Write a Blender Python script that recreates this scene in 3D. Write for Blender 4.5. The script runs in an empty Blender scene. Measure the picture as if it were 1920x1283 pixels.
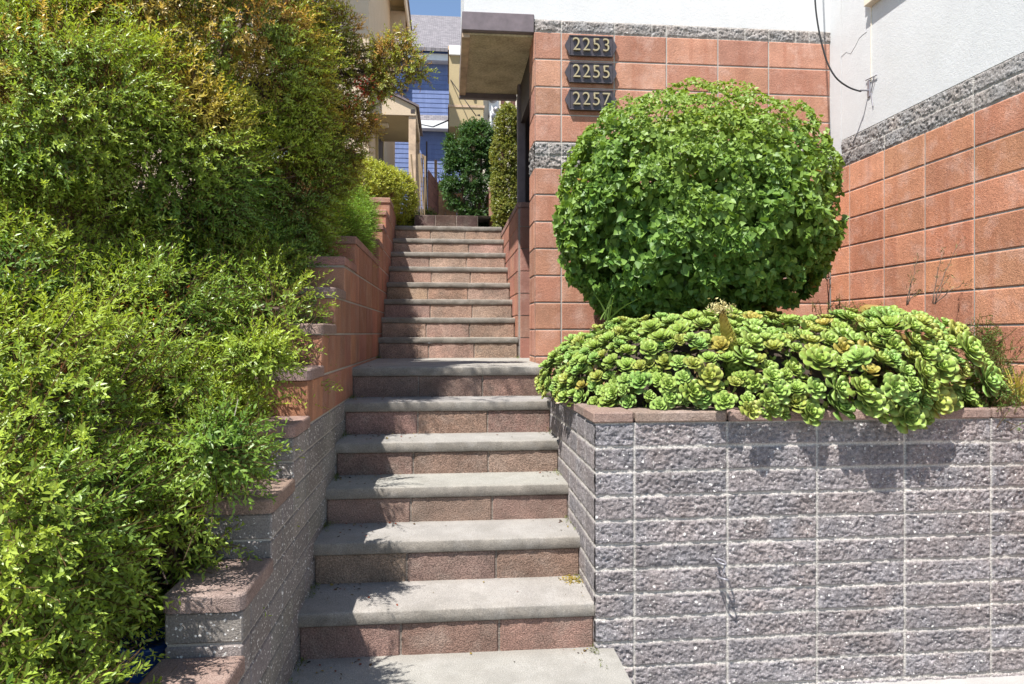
import bpy, math, random
import numpy as np
from mathutils import Vector, Matrix
R = math.radians
H = 1.52                                   # eye height above the pavement
YAW = R(5.36); F = 1280.0; CX, CY = 960.0, 625.0
rng = np.random.default_rng(7); random.seed(7)
sc = bpy.context.scene; C = sc.collection

def U(px, py, Y):                          # a point of the place at depth Y (survey helper)
    a = math.atan((px-CX)/F)+YAW
    X = math.tan(a)*Y
    d = Y*math.cos(YAW)+X*math.sin(YAW)
    return (X, Y, H-(py-CY)/F*d)
def pix(P):
    P = np.asarray(P, float)
    d = P[:,1]*math.cos(YAW)+P[:,0]*math.sin(YAW)
    r = P[:,0]*math.cos(YAW)-P[:,1]*math.sin(YAW)
    return CX+F*r/np.maximum(d,.05), CY-F*(P[:,2]-H)/np.maximum(d,.05), d

# ------------------------------------------------------------------ noise
def h3(i, j, k, s):
    with np.errstate(over='ignore'):
        n = (i.astype(np.uint32)*np.uint32(374761393)) ^ (j.astype(np.uint32)*np.uint32(668265263)) ^ (k.astype(np.uint32)*np.uint32(2246822519)) ^ np.uint32((s*3266489917) & 0xffffffff)
        n = (n ^ (n >> np.uint32(13)))*np.uint32(1274126177)
        n = (n ^ (n >> np.uint32(16)))*np.uint32(2654435761)
        n = n ^ (n >> np.uint32(15))
    return n.astype(np.float64)/4294967296.0
def vn(p, s=0):
    p = np.asarray(p, float); f = np.floor(p); t = p-f; t = t*t*(3-2*t); f = f.astype(np.int64)
    r = 0
    for a in (0,1):
        wa = t[:,0] if a else 1-t[:,0]
        for b in (0,1):
            wb = t[:,1] if b else 1-t[:,1]
            for c in (0,1):
                wc = t[:,2] if c else 1-t[:,2]
                r = r+wa*wb*wc*h3(f[:,0]+a, f[:,1]+b, f[:,2]+c, s)
    return r
def fbm(p, o=3, s=0):
    p = np.asarray(p, float); r = 0; a = .5; q = 0
    for i in range(o):
        r = r+a*vn(p*2**i+17.3*i, s+i); q += a; a *= .5
    return r/q

# ------------------------------------------------------------------ scene graph helpers
def tag(o, label=None, cat=None, group=None, kind=None):
    if label: o['label'] = label
    if cat: o['category'] = cat
    if group: o['group'] = group
    if kind: o['kind'] = kind
    return o
def wloc(o):
    v = Vector((0,0,0))
    while o is not None: v += o.location; o = o.parent
    return v
def thing(name, label, cat, loc=(0,0,0), group=None):
    o = bpy.data.objects.new(name, None); C.objects.link(o); o.location = loc
    o.empty_display_size = .1
    return tag(o, label, cat, group)
def link(name, me, parent=None):
    o = bpy.data.objects.new(name, me); C.objects.link(o)
    if parent is not None: o.parent = parent
    return o
def mesh_np(name, V, loops, starts, mat, parent=None, col=None, flat=False):
    V = np.asarray(V, np.float32)
    if parent is not None: V = V-np.array(wloc(parent), np.float32)
    me = bpy.data.meshes.new(name)
    me.vertices.add(len(V)); me.vertices.foreach_set('co', V.ravel())
    me.loops.add(len(loops)); me.loops.foreach_set('vertex_index', np.asarray(loops, np.int32))
    me.polygons.add(len(starts)); me.polygons.foreach_set('loop_start', np.asarray(starts, np.int32))
    me.update(calc_edges=True)
    if col is not None:
        c = np.ones((len(V),4), np.float32); c[:, :col.shape[1]] = col
        at = me.attributes.new('col', 'FLOAT_COLOR', 'POINT'); at.data.foreach_set('color', c.ravel())
    if flat:
        at = me.attributes.new('sharp_face', 'BOOLEAN', 'FACE'); at.data.foreach_set('value', np.ones(len(starts), bool))
    if mat is not None: me.materials.append(mat)
    return link(name, me, parent)

class MB:
    """collects shapes, links them as ONE mesh"""
    def __init__(s): s.v = []; s.f = []; s.c = []; s.col = (.5,.5,.5,1)
    def add(s, vs, fs, col=None):
        b = len(s.v); s.v += [tuple(v) for v in vs]; s.f += [[i+b for i in f] for f in fs]
        c = col or s.col; c = tuple(c)+((1,) if len(c) == 3 else ())
        s.c += [c]*len(vs)
    def box(s, x0, x1, y0, y1, z0, z1, b=0, col=None):
        if x0 > x1: x0, x1 = x1, x0
        if y0 > y1: y0, y1 = y1, y0
        if z0 > z1: z0, z1 = z1, z0
        b = min(b, (x1-x0)*.45, (y1-y0)*.45, (z1-z0)*.45)
        if b <= 0:
            s.add([(x0,y0,z0),(x1,y0,z0),(x1,y1,z0),(x0,y1,z0),(x0,y0,z1),(x1,y0,z1),(x1,y1,z1),(x0,y1,z1)],
                  [(3,2,1,0),(4,5,6,7),(0,1,5,4),(1,2,6,5),(2,3,7,6),(3,0,4,7)], col); return
        lo = (x0,y0,z0); hi = (x1,y1,z1); vs = []; ix = {}
        for sx in (0,1):
            for sy in (0,1):
                for sz in (0,1):
                    for a in range(3):
                        p = []
                        for k, q in enumerate((sx,sy,sz)):
                            e = hi[k] if q else lo[k]
                            if k != a: e += -b if q else b
                            p.append(e)
                        ix[(sx,sy,sz,a)] = len(vs); vs.append(p)
        fs = []
        for a in range(3):
            o1, o2 = (a+1) % 3, (a+2) % 3
            for q in (0,1):
                f = []
                for u, w in ((0,0),(1,0),(1,1),(0,1)):
                    t = [0,0,0]; t[a] = q; t[o1] = u; t[o2] = w; f.append(ix[(*t,a)])
                fs.append(f if q else f[::-1])
            for u in (0,1):
                for w in (0,1):
                    t0 = [0,0,0]; t0[o1] = u; t0[o2] = w; t1 = list(t0); t1[a] = 1
                    f = [ix[(*t0,o1)], ix[(*t1,o1)], ix[(*t1,o2)], ix[(*t0,o2)]]
                    fs.append(f if (u != w) else f[::-1])
        for sx in (0,1):
            for sy in (0,1):
                for sz in (0,1):
                    f = [ix[(sx,sy,sz,a)] for a in range(3)]
                    fs.append(f if (sx+sy+sz) % 2 else f[::-1])
        s.add(vs, fs, col)
    def prism(s, poly, fn, d0, d1, col=None):      # poly 2-D, fn(u,v,d)->xyz
        n = len(poly)
        vs = [fn(u,v,d0) for u,v in poly]+[fn(u,v,d1) for u,v in poly]
        fs = [list(range(n))[::-1], list(range(n,2*n))]+[[i,(i+1)%n,n+(i+1)%n,n+i] for i in range(n)]
        s.add(vs, fs, col)
    def tube(s, pts, rad, n=8, col=None, cap=True):
        pts = [Vector(p) for p in pts]; m = len(pts)
        if not hasattr(rad, '__len__'): rad = [rad]*m
        vs = []; up = Vector((.13,.2,.97))
        for i, p in enumerate(pts):
            t = (pts[min(i+1,m-1)]-pts[max(i-1,0)]).normalized()
            a = t.cross(up)
            if a.length < .05: a = t.cross(Vector((1,0,0)))
            a.normalize(); b = t.cross(a)
            for k in range(n):
                g = 2*math.pi*k/n; vs.append(p+(a*math.cos(g)+b*math.sin(g))*rad[i])
        fs = [[i*n+k, i*n+(k+1)%n, (i+1)*n+(k+1)%n, (i+1)*n+k] for i in range(m-1) for k in range(n)]
        if cap: fs += [list(range(n))[::-1], [(m-1)*n+k for k in range(n)]]
        s.add(vs, fs, col)
    def lathe(s, c, prof, n=24, col=None):
        vs = [(c[0]+r*math.cos(2*math.pi*k/n), c[1]+r*math.sin(2*math.pi*k/n), c[2]+z) for r, z in prof for k in range(n)]
        fs = [[i*n+k, i*n+(k+1)%n, (i+1)*n+(k+1)%n, (i+1)*n+k] for i in range(len(prof)-1) for k in range(n)]
        s.add(vs, fs, col)
    def build(s, name, mat, parent=None, smooth=False):
        st = []; lp = []
        for f in s.f: st.append(len(lp)); lp += f
        return mesh_np(name, s.v, lp, st, mat, parent, np.array(s.c), flat=not smooth)

# ------------------------------------------------------------------ materials
def mk(name):
    m = bpy.data.materials.new(name); m.use_nodes = True
    nt = m.node_tree; nt.nodes.clear()
    out = nt.nodes.new('ShaderNodeOutputMaterial')
    return m, nt, out
def nd(nt, t, **kw):
    n = nt.nodes.new(t)
    for k, v in kw.items():
        if k in n.inputs: n.inputs[k].default_value = v
        else: setattr(n, k, v)
    return n
def noise(nt, vec, scale, detail=4, rough=.55):
    n = nd(nt, 'ShaderNodeTexNoise', Scale=scale, Detail=detail, Roughness=rough); nt.links.new(vec, n.inputs['Vector']); return n.outputs['Fac']
def ramp(nt, fac, a, b, ca=(0,0,0,1), cb=(1,1,1,1)):
    n = nt.nodes.new('ShaderNodeValToRGB'); e = n.color_ramp.elements
    e[0].position = a; e[1].position = b; e[0].color = ca; e[1].color = cb
    nt.links.new(fac, n.inputs['Fac']); return n.outputs['Color']
def mix(nt, fac, a, b, mode='MIX'):
    n = nt.nodes.new('ShaderNodeMix'); n.data_type = 'RGBA'; n.blend_type = mode
    for s, v in ((n.inputs[0], fac), (n.inputs[6], a), (n.inputs[7], b)):
        if isinstance(v, bpy.types.NodeSocket): nt.links.new(v, s)
        elif isinstance(v, (int, float)): s.default_value = v
        else: s.default_value = (*v, 1) if len(v) == 3 else v
    return n.outputs[2]
def math_(nt, op, a, b=0.0, c=None):
    n = nt.nodes.new('ShaderNodeMath'); n.operation = op
    for s, v in zip(n.inputs, (a, b) if c is None else (a, b, c)):
        if isinstance(v, bpy.types.NodeSocket): nt.links.new(v, s)
        else: s.default_value = v
    return n.outputs[0]
def masonry(name, var=.35, blotch=None, blotch_amt=.5, grain=260, bump=.35, rough=.9, spots=None, base=None, streak=None, bd=.004, dirt=None, grain_amt=.35):
    m, nt, out = mk(name)
    tc = nt.nodes.new('ShaderNodeNewGeometry').outputs['Position']
    at = nd(nt, 'ShaderNodeAttribute', attribute_name='col')
    col = at.outputs['Color'] if base is None else mix(nt, 0.0, base, base)
    big = noise(nt, tc, 4.5, 5, .65)
    g = ramp(nt, big, .3, .72, (1-var,)*3+(1,), (1+var*.6,)*3+(1,))
    col = mix(nt, 1.0, col, g, 'MULTIPLY')
    if blotch:
        b = ramp(nt, noise(nt, tc, 7, 6, .7), .5, .78)
        col = mix(nt, math_(nt, 'MULTIPLY', b, blotch_amt), col, blotch)
    if dirt:
        b = ramp(nt, noise(nt, tc, 3.1, 6, .72), .47, .7)
        col = mix(nt, math_(nt, 'MULTIPLY', b, .6), col, dirt)
    if streak:
        mp = nd(nt, 'ShaderNodeMapping'); mp.inputs['Scale'].default_value = (9, 9, .7); nt.links.new(tc, mp.inputs['Vector'])
        b = ramp(nt, noise(nt, mp.outputs[0], 1.0, 4, .6), .5, .75)
        col = mix(nt, math_(nt, 'MULTIPLY', b, .55), col, streak)
    fine = noise(nt, tc, grain, 3, .6)
    fg = ramp(nt, fine, .3, .7, (1-grain_amt,)*3+(1,), (1+grain_amt*.6,)*3+(1,))
    col = mix(nt, 1.0, col, fg, 'MULTIPLY')
    if spots:
        mask = at.outputs['Alpha']
        for sc_, thr, sz in spots:
            v = nd(nt, 'ShaderNodeTexVoronoi', Scale=sc_, Randomness=1.0); 
            nv = nd(nt, 'ShaderNodeTexNoise', Scale=sc_*1.3, Detail=2.0); nt.links.new(tc, nv.inputs['Vector'])
            vm = nt.nodes.new('ShaderNodeVectorMath'); vm.operation = 'MULTIPLY_ADD'
            nt.links.new(nv.outputs['Color'], vm.inputs[0]); vm.inputs[1].default_value = (.8/sc_,)*3; nt.links.new(tc, vm.inputs[2])
            nt.links.new(vm.outputs[0], v.inputs['Vector'])
            sep = nt.nodes.new('ShaderNodeSeparateColor'); nt.links.new(v.outputs['Color'], sep.inputs[0])
            on = math_(nt, 'GREATER_THAN', sep.outputs[0], thr)
            sz_ = math_(nt, 'MULTIPLY', sep.outputs[1], sz)
            ins = math_(nt, 'LESS_THAN', v.outputs['Distance'], sz_)
            k = math_(nt, 'MULTIPLY', math_(nt, 'MULTIPLY', on, ins), mask)
            sh = mix(nt, sep.outputs[2], (.42,.40,.37), (.78,.75,.70))
            col = mix(nt, k, col, sh)
    p = nd(nt, 'ShaderNodeBsdfPrincipled', Roughness=rough); p.inputs['Specular IOR Level'].default_value = .25
    nt.links.new(col, p.inputs['Base Color'])
    bm = nd(nt, 'ShaderNodeBump', Strength=bump, Distance=bd)
    hh = math_(nt, 'ADD', fine, math_(nt, 'MULTIPLY', noise(nt, tc, grain*.25, 4, .65), 1.5))
    nt.links.new(hh, bm.inputs['Height']); nt.links.new(bm.outputs[0], p.inputs['Normal'])
    nt.links.new(p.outputs[0], out.inputs[0]); return m
def leafmat(name, rough=.42, trans=.35, tcol=(1.25,1.2,.55), spec=.4):
    m, nt, out = mk(name)
    at = nd(nt, 'ShaderNodeAttribute', attribute_name='col').outputs['Color']
    p = nd(nt, 'ShaderNodeBsdfPrincipled', Roughness=rough); p.inputs['Specular IOR Level'].default_value = spec
    nt.links.new(at, p.inputs['Base Color'])
    t = nt.nodes.new('ShaderNodeBsdfTranslucent'); nt.links.new(mix(nt, 1.0, at, tcol, 'MULTIPLY'), t.inputs['Color'])
    ms = nd(nt, 'ShaderNodeMixShader'); ms.inputs[0].default_value = trans
    nt.links.new(p.outputs[0], ms.inputs[1]); nt.links.new(t.outputs[0], ms.inputs[2]); nt.links.new(ms.outputs[0], out.inputs[0])
    return m
def plain(name, col, rough=.6, metal=0, var=.12, nscale=14, bump=0, bscale=90):
    m, nt, out = mk(name)
    tc = nt.nodes.new('ShaderNodeNewGeometry').outputs['Position']
    g = ramp(nt, noise(nt, tc, nscale, 5, .6), .3, .7, tuple(c*(1-var) for c in col)+(1,), tuple(min(1,c*(1+var)) for c in col)+(1,))
    p = nd(nt, 'ShaderNodeBsdfPrincipled', Roughness=rough, Metallic=metal)
    nt.links.new(g, p.inputs['Base Color'])
    if bump:
        bm = nd(nt, 'ShaderNodeBump', Strength=bump, Distance=.004); nt.links.new(noise(nt, tc, bscale, 5, .65), bm.inputs['Height']); nt.links.new(bm.outputs[0], p.inputs['Normal'])
    nt.links.new(p.outputs[0], out.inputs[0]); return m

M = {}
M['red'] = masonry('red_block', var=.22, blotch=(.64,.42,.34), blotch_amt=.7, grain=230, bump=.7, streak=(.33,.11,.06), grain_amt=.45)
M['redwall'] = masonry('weathered_red_block', var=.25, blotch=(.45,.33,.27), blotch_amt=.5, grain=230, bump=.5, streak=(.20,.11,.085))
M['riser'] = masonry('riser_block', var=.38, blotch=(.38,.30,.245), blotch_amt=.65, grain=170, bump=1.0, dirt=(.15,.125,.10), grain_amt=.6)
M['mortar'] = masonry('mortar', var=.15, grain=300, bump=.3)
M['cap'] = masonry('coping_cap', var=.2, blotch=(.55,.44,.38), blotch_amt=.55, grain=240, bump=.9, dirt=(.24,.17,.14), grain_amt=.5)
M['split'] = masonry('split_face_block', var=.16, grain=210, bump=.9, bd=.005, spots=((60,.80,.38),(115,.80,.40)), grain_amt=.5)
M['aggr'] = masonry('exposed_aggregate_block', var=.25, grain=170, bump=.7, spots=((58,.62,.40),(95,.55,.42)), grain_amt=.4)
M['conc'] = masonry('concrete', var=.16, blotch=(.43,.41,.385), blotch_amt=.4, grain=240, bump=.35, dirt=(.215,.20,.175), grain_amt=.38)
M['stucco'] = masonry('white_stucco', base=(.58,.578,.57), var=.06, grain=200, bump=.28, bd=.005, grain_amt=.06, dirt=(.545,.54,.525))
M['soil'] = plain('soil', (.05,.035,.025), .95, var=.5, nscale=30, bump=1, bscale=40)
M['steel'] = plain('brown_steel', (.135,.105,.11), .5, var=.2)
M['dark'] = plain('dark_brown_paint', (.035,.022,.02), .6)
M['soffit'] = masonry('soffit_plaster', base=(.50,.42,.27), var=.35, grain=60, bump=.4, dirt=(.58,.51,.36), grain_amt=.3)
M['beige'] = masonry('beige_paint', base=(.56,.44,.31), var=.06, grain=150, bump=.25, grain_amt=.08)
M['beige2'] = masonry('ochre_paint', base=(.44,.35,.20), var=.08, grain=150, bump=.25, grain_amt=.1)
M['cream'] = plain('cream_trim', (.66,.58,.46), .6, var=.06)
M['white'] = plain('white_trim', (.74,.73,.70), .5, var=.06)
M['blue'] = masonry('blue_siding', base=(.155,.20,.36), var=.12, grain=60, bump=.2, streak=(.23,.28,.46), grain_amt=.12)
M['dblue'] = plain('deep_blue_trim', (.025,.065,.20), .5)
M['glass'] = plain('window_glass', (.06,.08,.10), .08, var=.3)
M['bark'] = plain('bark', (.13,.09,.065), .9, var=.4, nscale=40, bump=.8)
M['wood'] = plain('cedar_boards', (.36,.19,.085), .75, var=.35, nscale=9)
M['rwood'] = plain('dark_red_boards', (.13,.05,.035), .75, var=.35, nscale=9)
M['tan'] = plain('bare_timber', (.46,.33,.22), .75, var=.3, nscale=9)
M['black'] = plain('black_cable', (.015,.015,.015), .5)
M['bronze'] = plain('dark_bronze', (.055,.045,.05), .42, var=.2)
M['gold'] = plain('brass_numerals', (.40,.33,.19), .4, metal=.25)
M['grey'] = plain('galvanised', (.26,.25,.27), .4, metal=.3)
M['bluepot'] = plain('blue_glaze', (.015,.05,.20), .12)
M['leaf'] = leafmat('shrub_leaf', .38, .34)
M['ivy'] = leafmat('glossy_leaf', .46, .30, spec=.35)
M['succ'] = leafmat('succulent_leaf', .42, .25, (1.2,1.15,.6))
M['dry'] = leafmat('dry_grass', .7, .3, (1.1,1,.7))
M['pave'] = masonry('pavement', base=(.36,.35,.335), var=.12, grain=200, bump=.3, dirt=(.25,.24,.22), grain_amt=.2)

# ------------------------------------------------------------------ shape helpers for masonry
RED = (.48,.24,.16); GREY = (.28,.25,.247); MORT = (.43,.40,.36); PINK = (.295,.205,.17)
def jit(c, a=.1, hue=.05):
    k = 1+random.uniform(-a, a); return tuple(max(.01, x*k*(1+random.uniform(-hue, hue))) for x in c)
def red_face(O, du, us, zs, n, mb, mo, mw=.010, proud=.005, cols=None):
    """block faces on a vertical plane: O origin, du unit along the wall, n outward normal; us/zs joint positions"""
    du = Vector(du); n = Vector(n); O = Vector(O)
    flip = du.cross(Vector((0,0,1))).dot(n) < 0
    for j in range(len(zs)-1):
        for i in range(len(us)-1):
            u0, u1, z0, z1 = us[i]+mw/2, us[i+1]-mw/2, zs[j]+mw/2, zs[j+1]-mw/2
            if u1-u0 < .012: continue
            b = .006; c = jit(cols or RED, .17, .04)
            q = lambda u, z, d: O+du*u+Vector((0,0,z))+n*d
            vs = [q(u0,z0,0),q(u1,z0,0),q(u1,z1,0),q(u0,z1,0),q(u0,z0,proud-.003),q(u1,z0,proud-.003),q(u1,z1,proud-.003),q(u0,z1,proud-.003),
                  q(u0+b,z0+b,proud),q(u1-b,z0+b,proud),q(u1-b,z1-b,proud),q(u0+b,z1-b,proud)]
            fs = [(8,9,10,11)]+[(k,(k+1)%4,4+(k+1)%4,4+k) for k in range(4)]+[(4+k,4+(k+1)%4,8+(k+1)%4,8+k) for k in range(4)]
            mb.add(vs, [f[::-1] for f in fs] if flip else fs, c)
    a, b_, z0, z1 = us[0], us[-1], zs[0], zs[-1]
    vs = [O+du*a+Vector((0,0,z0)), O+du*b_+Vector((0,0,z0)), O+du*b_+Vector((0,0,z1)), O+du*a+Vector((0,0,z1))]
    mo.add(vs, [(3,2,1,0)] if flip else [(0,1,2,3)], MORT)
def split_face(name, O, du, us, zs, n, mat, parent, step=.0042, amp=.0155, mw=.009, seed=1, joint=-.001, smoothness=1.0, cols=None):
    """rough split faced courses with struck joints as one displaced sheet. us may be a list per course"""
    O = np.array(O); du = np.array(du, float); n = np.array(n, float)
    per = us if hasattr(us[0], '__len__') else [us]*(len(zs)-1)
    u0 = min(p[0] for p in per); u1 = max(p[-1] for p in per)
    nu = max(2, int((u1-u0)/step)); nz = max(2, int((zs[-1]-zs[0])/step))
    uu, zz = np.meshgrid(np.linspace(u0,u1,nu), np.linspace(zs[0],zs[-1],nz))
    u = uu.ravel(); z = zz.ravel()
    zs = np.array(zs); ci = np.clip(np.searchsorted(zs, z, 'right')-1, 0, len(zs)-2)
    dz = np.minimum(z-zs[ci], zs[ci+1]-z)
    d_u = np.zeros_like(u); bi = np.zeros(len(u), int)
    for k, p in enumerate(per):
        s = ci == k; p = np.array(p); i = np.clip(np.searchsorted(p, u[s], 'right')-1, 0, len(p)-2)
        d_u[s] = np.minimum(u[s]-p[i], p[i+1]-u[s]); bi[s] = i+k*97
    d_u[(u-u0 < mw) | (u1-u < mw)] += mw
    wob = (vn(np.stack([u*30,z*30,u*0],1), seed+9)-.5)*.006
    d = np.minimum(dz, d_u*1.5)+wob*.6
    m = np.clip((d-mw*.42)/.006, 0, 1)
    q = np.stack([u*1., z*1., bi*7.31], 1)
    qs = q+np.stack([.55*z,0*z,0*z],1)
    hgt = (fbm(qs*[15,22,1], 3, seed)-.5)*.85-(np.abs(fbm(qs*[46,72,1], 3, seed+3)-.5)*1.7-.22)+(fbm(q*[105,105,1], 2, seed+5)-.5)*.6
    edge = np.clip(d/.013, 0, 1)**.6
    disp = joint+m*(.0032+amp*.12*edge+amp*hgt*edge*smoothness)
    P = O+u[:,None]*du+np.stack([0*z,0*z,z],1)+disp[:,None]*n
    tint = (vn(np.stack([bi*3.7,bi*1.3,bi*0],1), seed+2)-.5)*.3+1
    blk = np.array(cols or GREY)*tint[:,None]*(.60+.70*np.clip(fbm(q*[95,95,1],3,seed+8)*1.9-.45,0,1))[:,None]
    blk = blk*(1+((vn(q*[9,9,1],seed+4)-.5)*.12)[:,None]*np.array([1,0,-.8]))
    col = np.concatenate([blk*m[:,None]+np.array(MORT)*1.2*(1-m)[:,None], (m > .9).astype(float)[:,None]], 1)
    idx = np.arange(nu*nz).reshape(nz,nu)
    f = np.stack([idx[:-1,:-1],idx[:-1,1:],idx[1:,1:],idx[1:,:-1]],-1).reshape(-1,4)
    if np.dot(np.cross(du,[0,0,1]), n) < 0: f = f[:,::-1]
    return mesh_np(name, P, f.ravel(), np.arange(len(f))*4, mat, parent, col)

# ================================================================== SETTING
def sheet(name, pts, mat, kind='structure', col=(.4,.4,.4)):
    mb = MB(); mb.add(pts, [list(range(len(pts)))], col); o = mb.build(name, mat); o['kind'] = kind; return o
sheet('ground', [(-150,-150,-.02),(150,-150,-.02),(150,200,-.02),(-150,200,-.02)], M['pave'])
sheet('pavement', [(-30,-4,-.012),(30,-4,-.012),(30,2.6,-.012),(-30,2.6,-.012)], M['pave'])
# sloping garden soil on the left, behind the retaining wall
ys = [1.0,1.5,2.1,2.8,3.5,4.2,5.0,6.2,7.0,7.9,8.4,60]; zl = [-1.5,-1.3,-1.12,-.75,-.35,-.05,.3,.55,.9,1.25,1.38,1.38]
mb = MB(); n = len(ys)
xs_ = [-40,-6,-3,-2,-1.4,-.86]
mb.add([(x, y, H+z+(.15 if x < -2.5 else 0)) for y, z in zip(ys, zl) for x in xs_],
       [(i*6+k, i*6+k+1, i*6+7+k, i*6+6+k) for i in range(n-1) for k in range(5)])
o = mb.build('garden_slope', M['soil'], smooth=True); o['kind'] = 'structure'
sheet('upper_path', [(-.86,8.26,H+1.42),(3,8.26,H+1.42),(3,60,H+1.42),(-.86,60,H+1.42)], M['conc'], col=(.3,.27,.24))
sheet('far_yard', [(3,8.3,H+1.41),(40,8.3,H+1.41),(40,60,H+1.41),(3,60,H+1.41)], M['soil'])

# ================================================================== STAIRS
XL, XR = -.608, .622
LY = [2.86,3.18,3.49,3.80,4.11,4.45]; LZ = [-1.337,-1.146,-.957,-.777,-.60,-.41,-.22]
UY = [6.10+.2645*k for k in range(8)]; UZ = [-.22+.1825*(k+1) for k in range(8)]
st = thing('garden_stairs', 'concrete stairs with red block risers climbing between two block walls', 'stairs', (0,2.86,H-1.337))
CG = (.315,.295,.27); CB = (.33,.29,.245)
def slab(y0, y1, z, x0, x1, col, th=.056, nose=.016, seed=0, name='tread'):
    nose = nose*.5
    prof = [(y1,-th),(y0-nose+.004,-th),(y0-nose,-th+.005),(y0-nose,-th*.5),(y0-nose+.0005,-.007),(y0-nose+.003,-.002),(y0-nose+.009,.0)]
    prof += [(y0-nose+.02+(y1-y0+nose-.02)*t, 0) for t in (.15,.35,.6,.8,1)]
    nx = 90; xs = np.linspace(x0, x1, nx)
    P = np.array([(x, a, H+z+b) for x in xs for a, b in prof])
    k = len(prof)
    nz_ = (fbm(P*[9,9,9], 3, seed)-.5)*.010+(vn(P*55, seed+3)-.5)*.006
    w = np.tile(np.array([0,.6,1,1,1,1,.7]+[.35]*5), nx)
    P[:,1] -= nz_*w*1.2; P[:,2] += nz_*w*.6
    idx = np.arange(nx*k).reshape(nx,k)
    f = np.stack([idx[:-1,:-1],idx[:-1,1:],idx[1:,1:],idx[1:,:-1]],-1).reshape(-1,4)[:,::-1]
    c = np.tile(np.array(jit(col,.05,.02)), (len(P),1))
    frontw = np.tile(np.array([1,1,1,1,.9,.6,.35,.1,0,0,0,.5]), nx)[:,None]        # worn, speckled nosing; front face painted darker, as under grazing sun
    c = c*(1-frontw)+np.array([.225,.20,.168])*frontw*(.6+.8*fbm(P*[14,14,40],3,seed+6))[:,None]
    o = mesh_np(name, P, f.ravel(), np.arange(len(f))*4, M['conc'], st, c)
    # ends
    return o
def riser(y, z0, z1, x0, x1, joints, col, amp=.12):
    mb = MB(); x = [x0]+joints+[x1]
    for a, b in zip(x[:-1], x[1:]):
        mb.box(a+.004, b-.004, y+.004, y+.12, H+z0-.03, H+z1-.001, .006, jit(col, amp, .06))
    mb.box(x0, x1, y+.010, y+.11, H+z0-.03, H+z1-.002, 0, (.27,.22,.18))
    return mb.build('riser', M['riser'], st)
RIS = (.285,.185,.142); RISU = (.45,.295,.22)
slab(2.45, 2.872, LZ[0], XL-.02, .70, CG, th=.19, seed=40)
for k in range(6):
    j = [-.195+.004*k, .215+.006*k] if k % 2 == 0 else [-.19, .225]
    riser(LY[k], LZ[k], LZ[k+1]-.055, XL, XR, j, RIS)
    y1 = LY[k+1]+.02 if k < 5 else 6.12
    slab(LY[k], y1, LZ[k+1], XL-.005, XR+(.004 if k < 5 else .03), CG if k < 5 else (.36,.335,.305), seed=50+k, name='tread' if k < 5 else 'landing')
for k in range(8):
    z0 = -.22+.1825*k
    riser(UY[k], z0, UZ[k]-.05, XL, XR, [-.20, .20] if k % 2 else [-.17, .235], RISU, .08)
    y1 = UY[k+1]+.02 if k < 7 else 8.27
    slab(UY[k], y1, UZ[k], XL-.003, XR+.003, CB, th=.05, nose=.012, seed=70+k)
riser(8.25, 1.24, 1.42, -.40, .36, [-.15,.1], (.10,.06,.05))
mb = MB(); mb.box(.622,1.6,5.35,6.12,H-.3,H-.2225,0,(.34,.32,.29)); mb.build('landing', M['conc'], st)

# ================================================================== LEFT RETAINING WALL (stepped)
SEG = [(1.05,1.40,-1.335),(1.40,1.75,-1.145),(1.75,2.10,-.957),(2.10,2.43,-.775),(2.43,2.77,-.572),(2.77,3.07,-.362),(3.07,3.41,-.157),(3.41,3.78,.048),(3.78,4.13,.25),(4.13,4.62,.455),
       (4.62,6.15,.645),(6.15,6.52,.835),(6.52,6.86,1.03),(6.86,7.30,1.225),(7.30,7.74,1.43),(7.74,8.9,1.62)]
rw = thing('retaining_wall', 'stepped block retaining wall left of the stairs, grey aggregate below and red above', 'wall', (-.75,4,0))
gb = MB(); rb = MB(); mo = MB()
LINE = -.405
def joints_y(a, b, per=.4064, off=.0):
    k = math.ceil((a+.06-off)/per); r = [a]
    while off+k*per < b-.06: r.append(off+k*per); k += 1
    return r+[b]
capn = 0
for i, (a, b, zt) in enumerate(SEG):
    th = .225 if zt < .5 else .205
    xo = XL-th
    top = zt-.05
    # grey courses 0.104, red courses 0.2 hung from the LINE
    g = [LINE-.104*k for k in range(0,12)][::-1]
    for z0, z1 in zip(g[:-1], g[1:]):
        z1c = min(z1, top)
        if z1c-z0 < .015: continue
        for y0, y1 in zip(*(lambda q: (q[:-1], q[1:]))(joints_y(a, b, .4064, .15))):
            ea = .004 if y0 > a else 0
            gb.box(xo, XL, y0+ea, y1-(.004 if y1 < b else 0), H+z0+.004, H+z1c-.004, .005, jit((.25,.225,.205), .1, .03))
    z0 = LINE; 
    while z0 < top-.015:
        z1 = min(z0+.2, top)
        for y0, y1 in zip(*(lambda q: (q[:-1], q[1:]))(joints_y(a, b, .4064, .32))):
            ea = .004 if y0 > a else 0
            rb.box(xo+.004, XL-.001, y0+ea, y1-(.004 if y1 < b else 0), H+z0+.004, H+z1-(.004 if z1 < top else 0), .006, jit((.40,.185,.115), .16, .06))
        z0 += .2
    mo.box(xo+.006, XL-.006, a+.006, b-.002, -.02, H+top, 0, (.42,.385,.34))
gb.build('grey_block', M['aggr'], rw); rb.build('red_block', M['redwall'], rw); mo.build('mortar', M['mortar'], rw)
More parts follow.
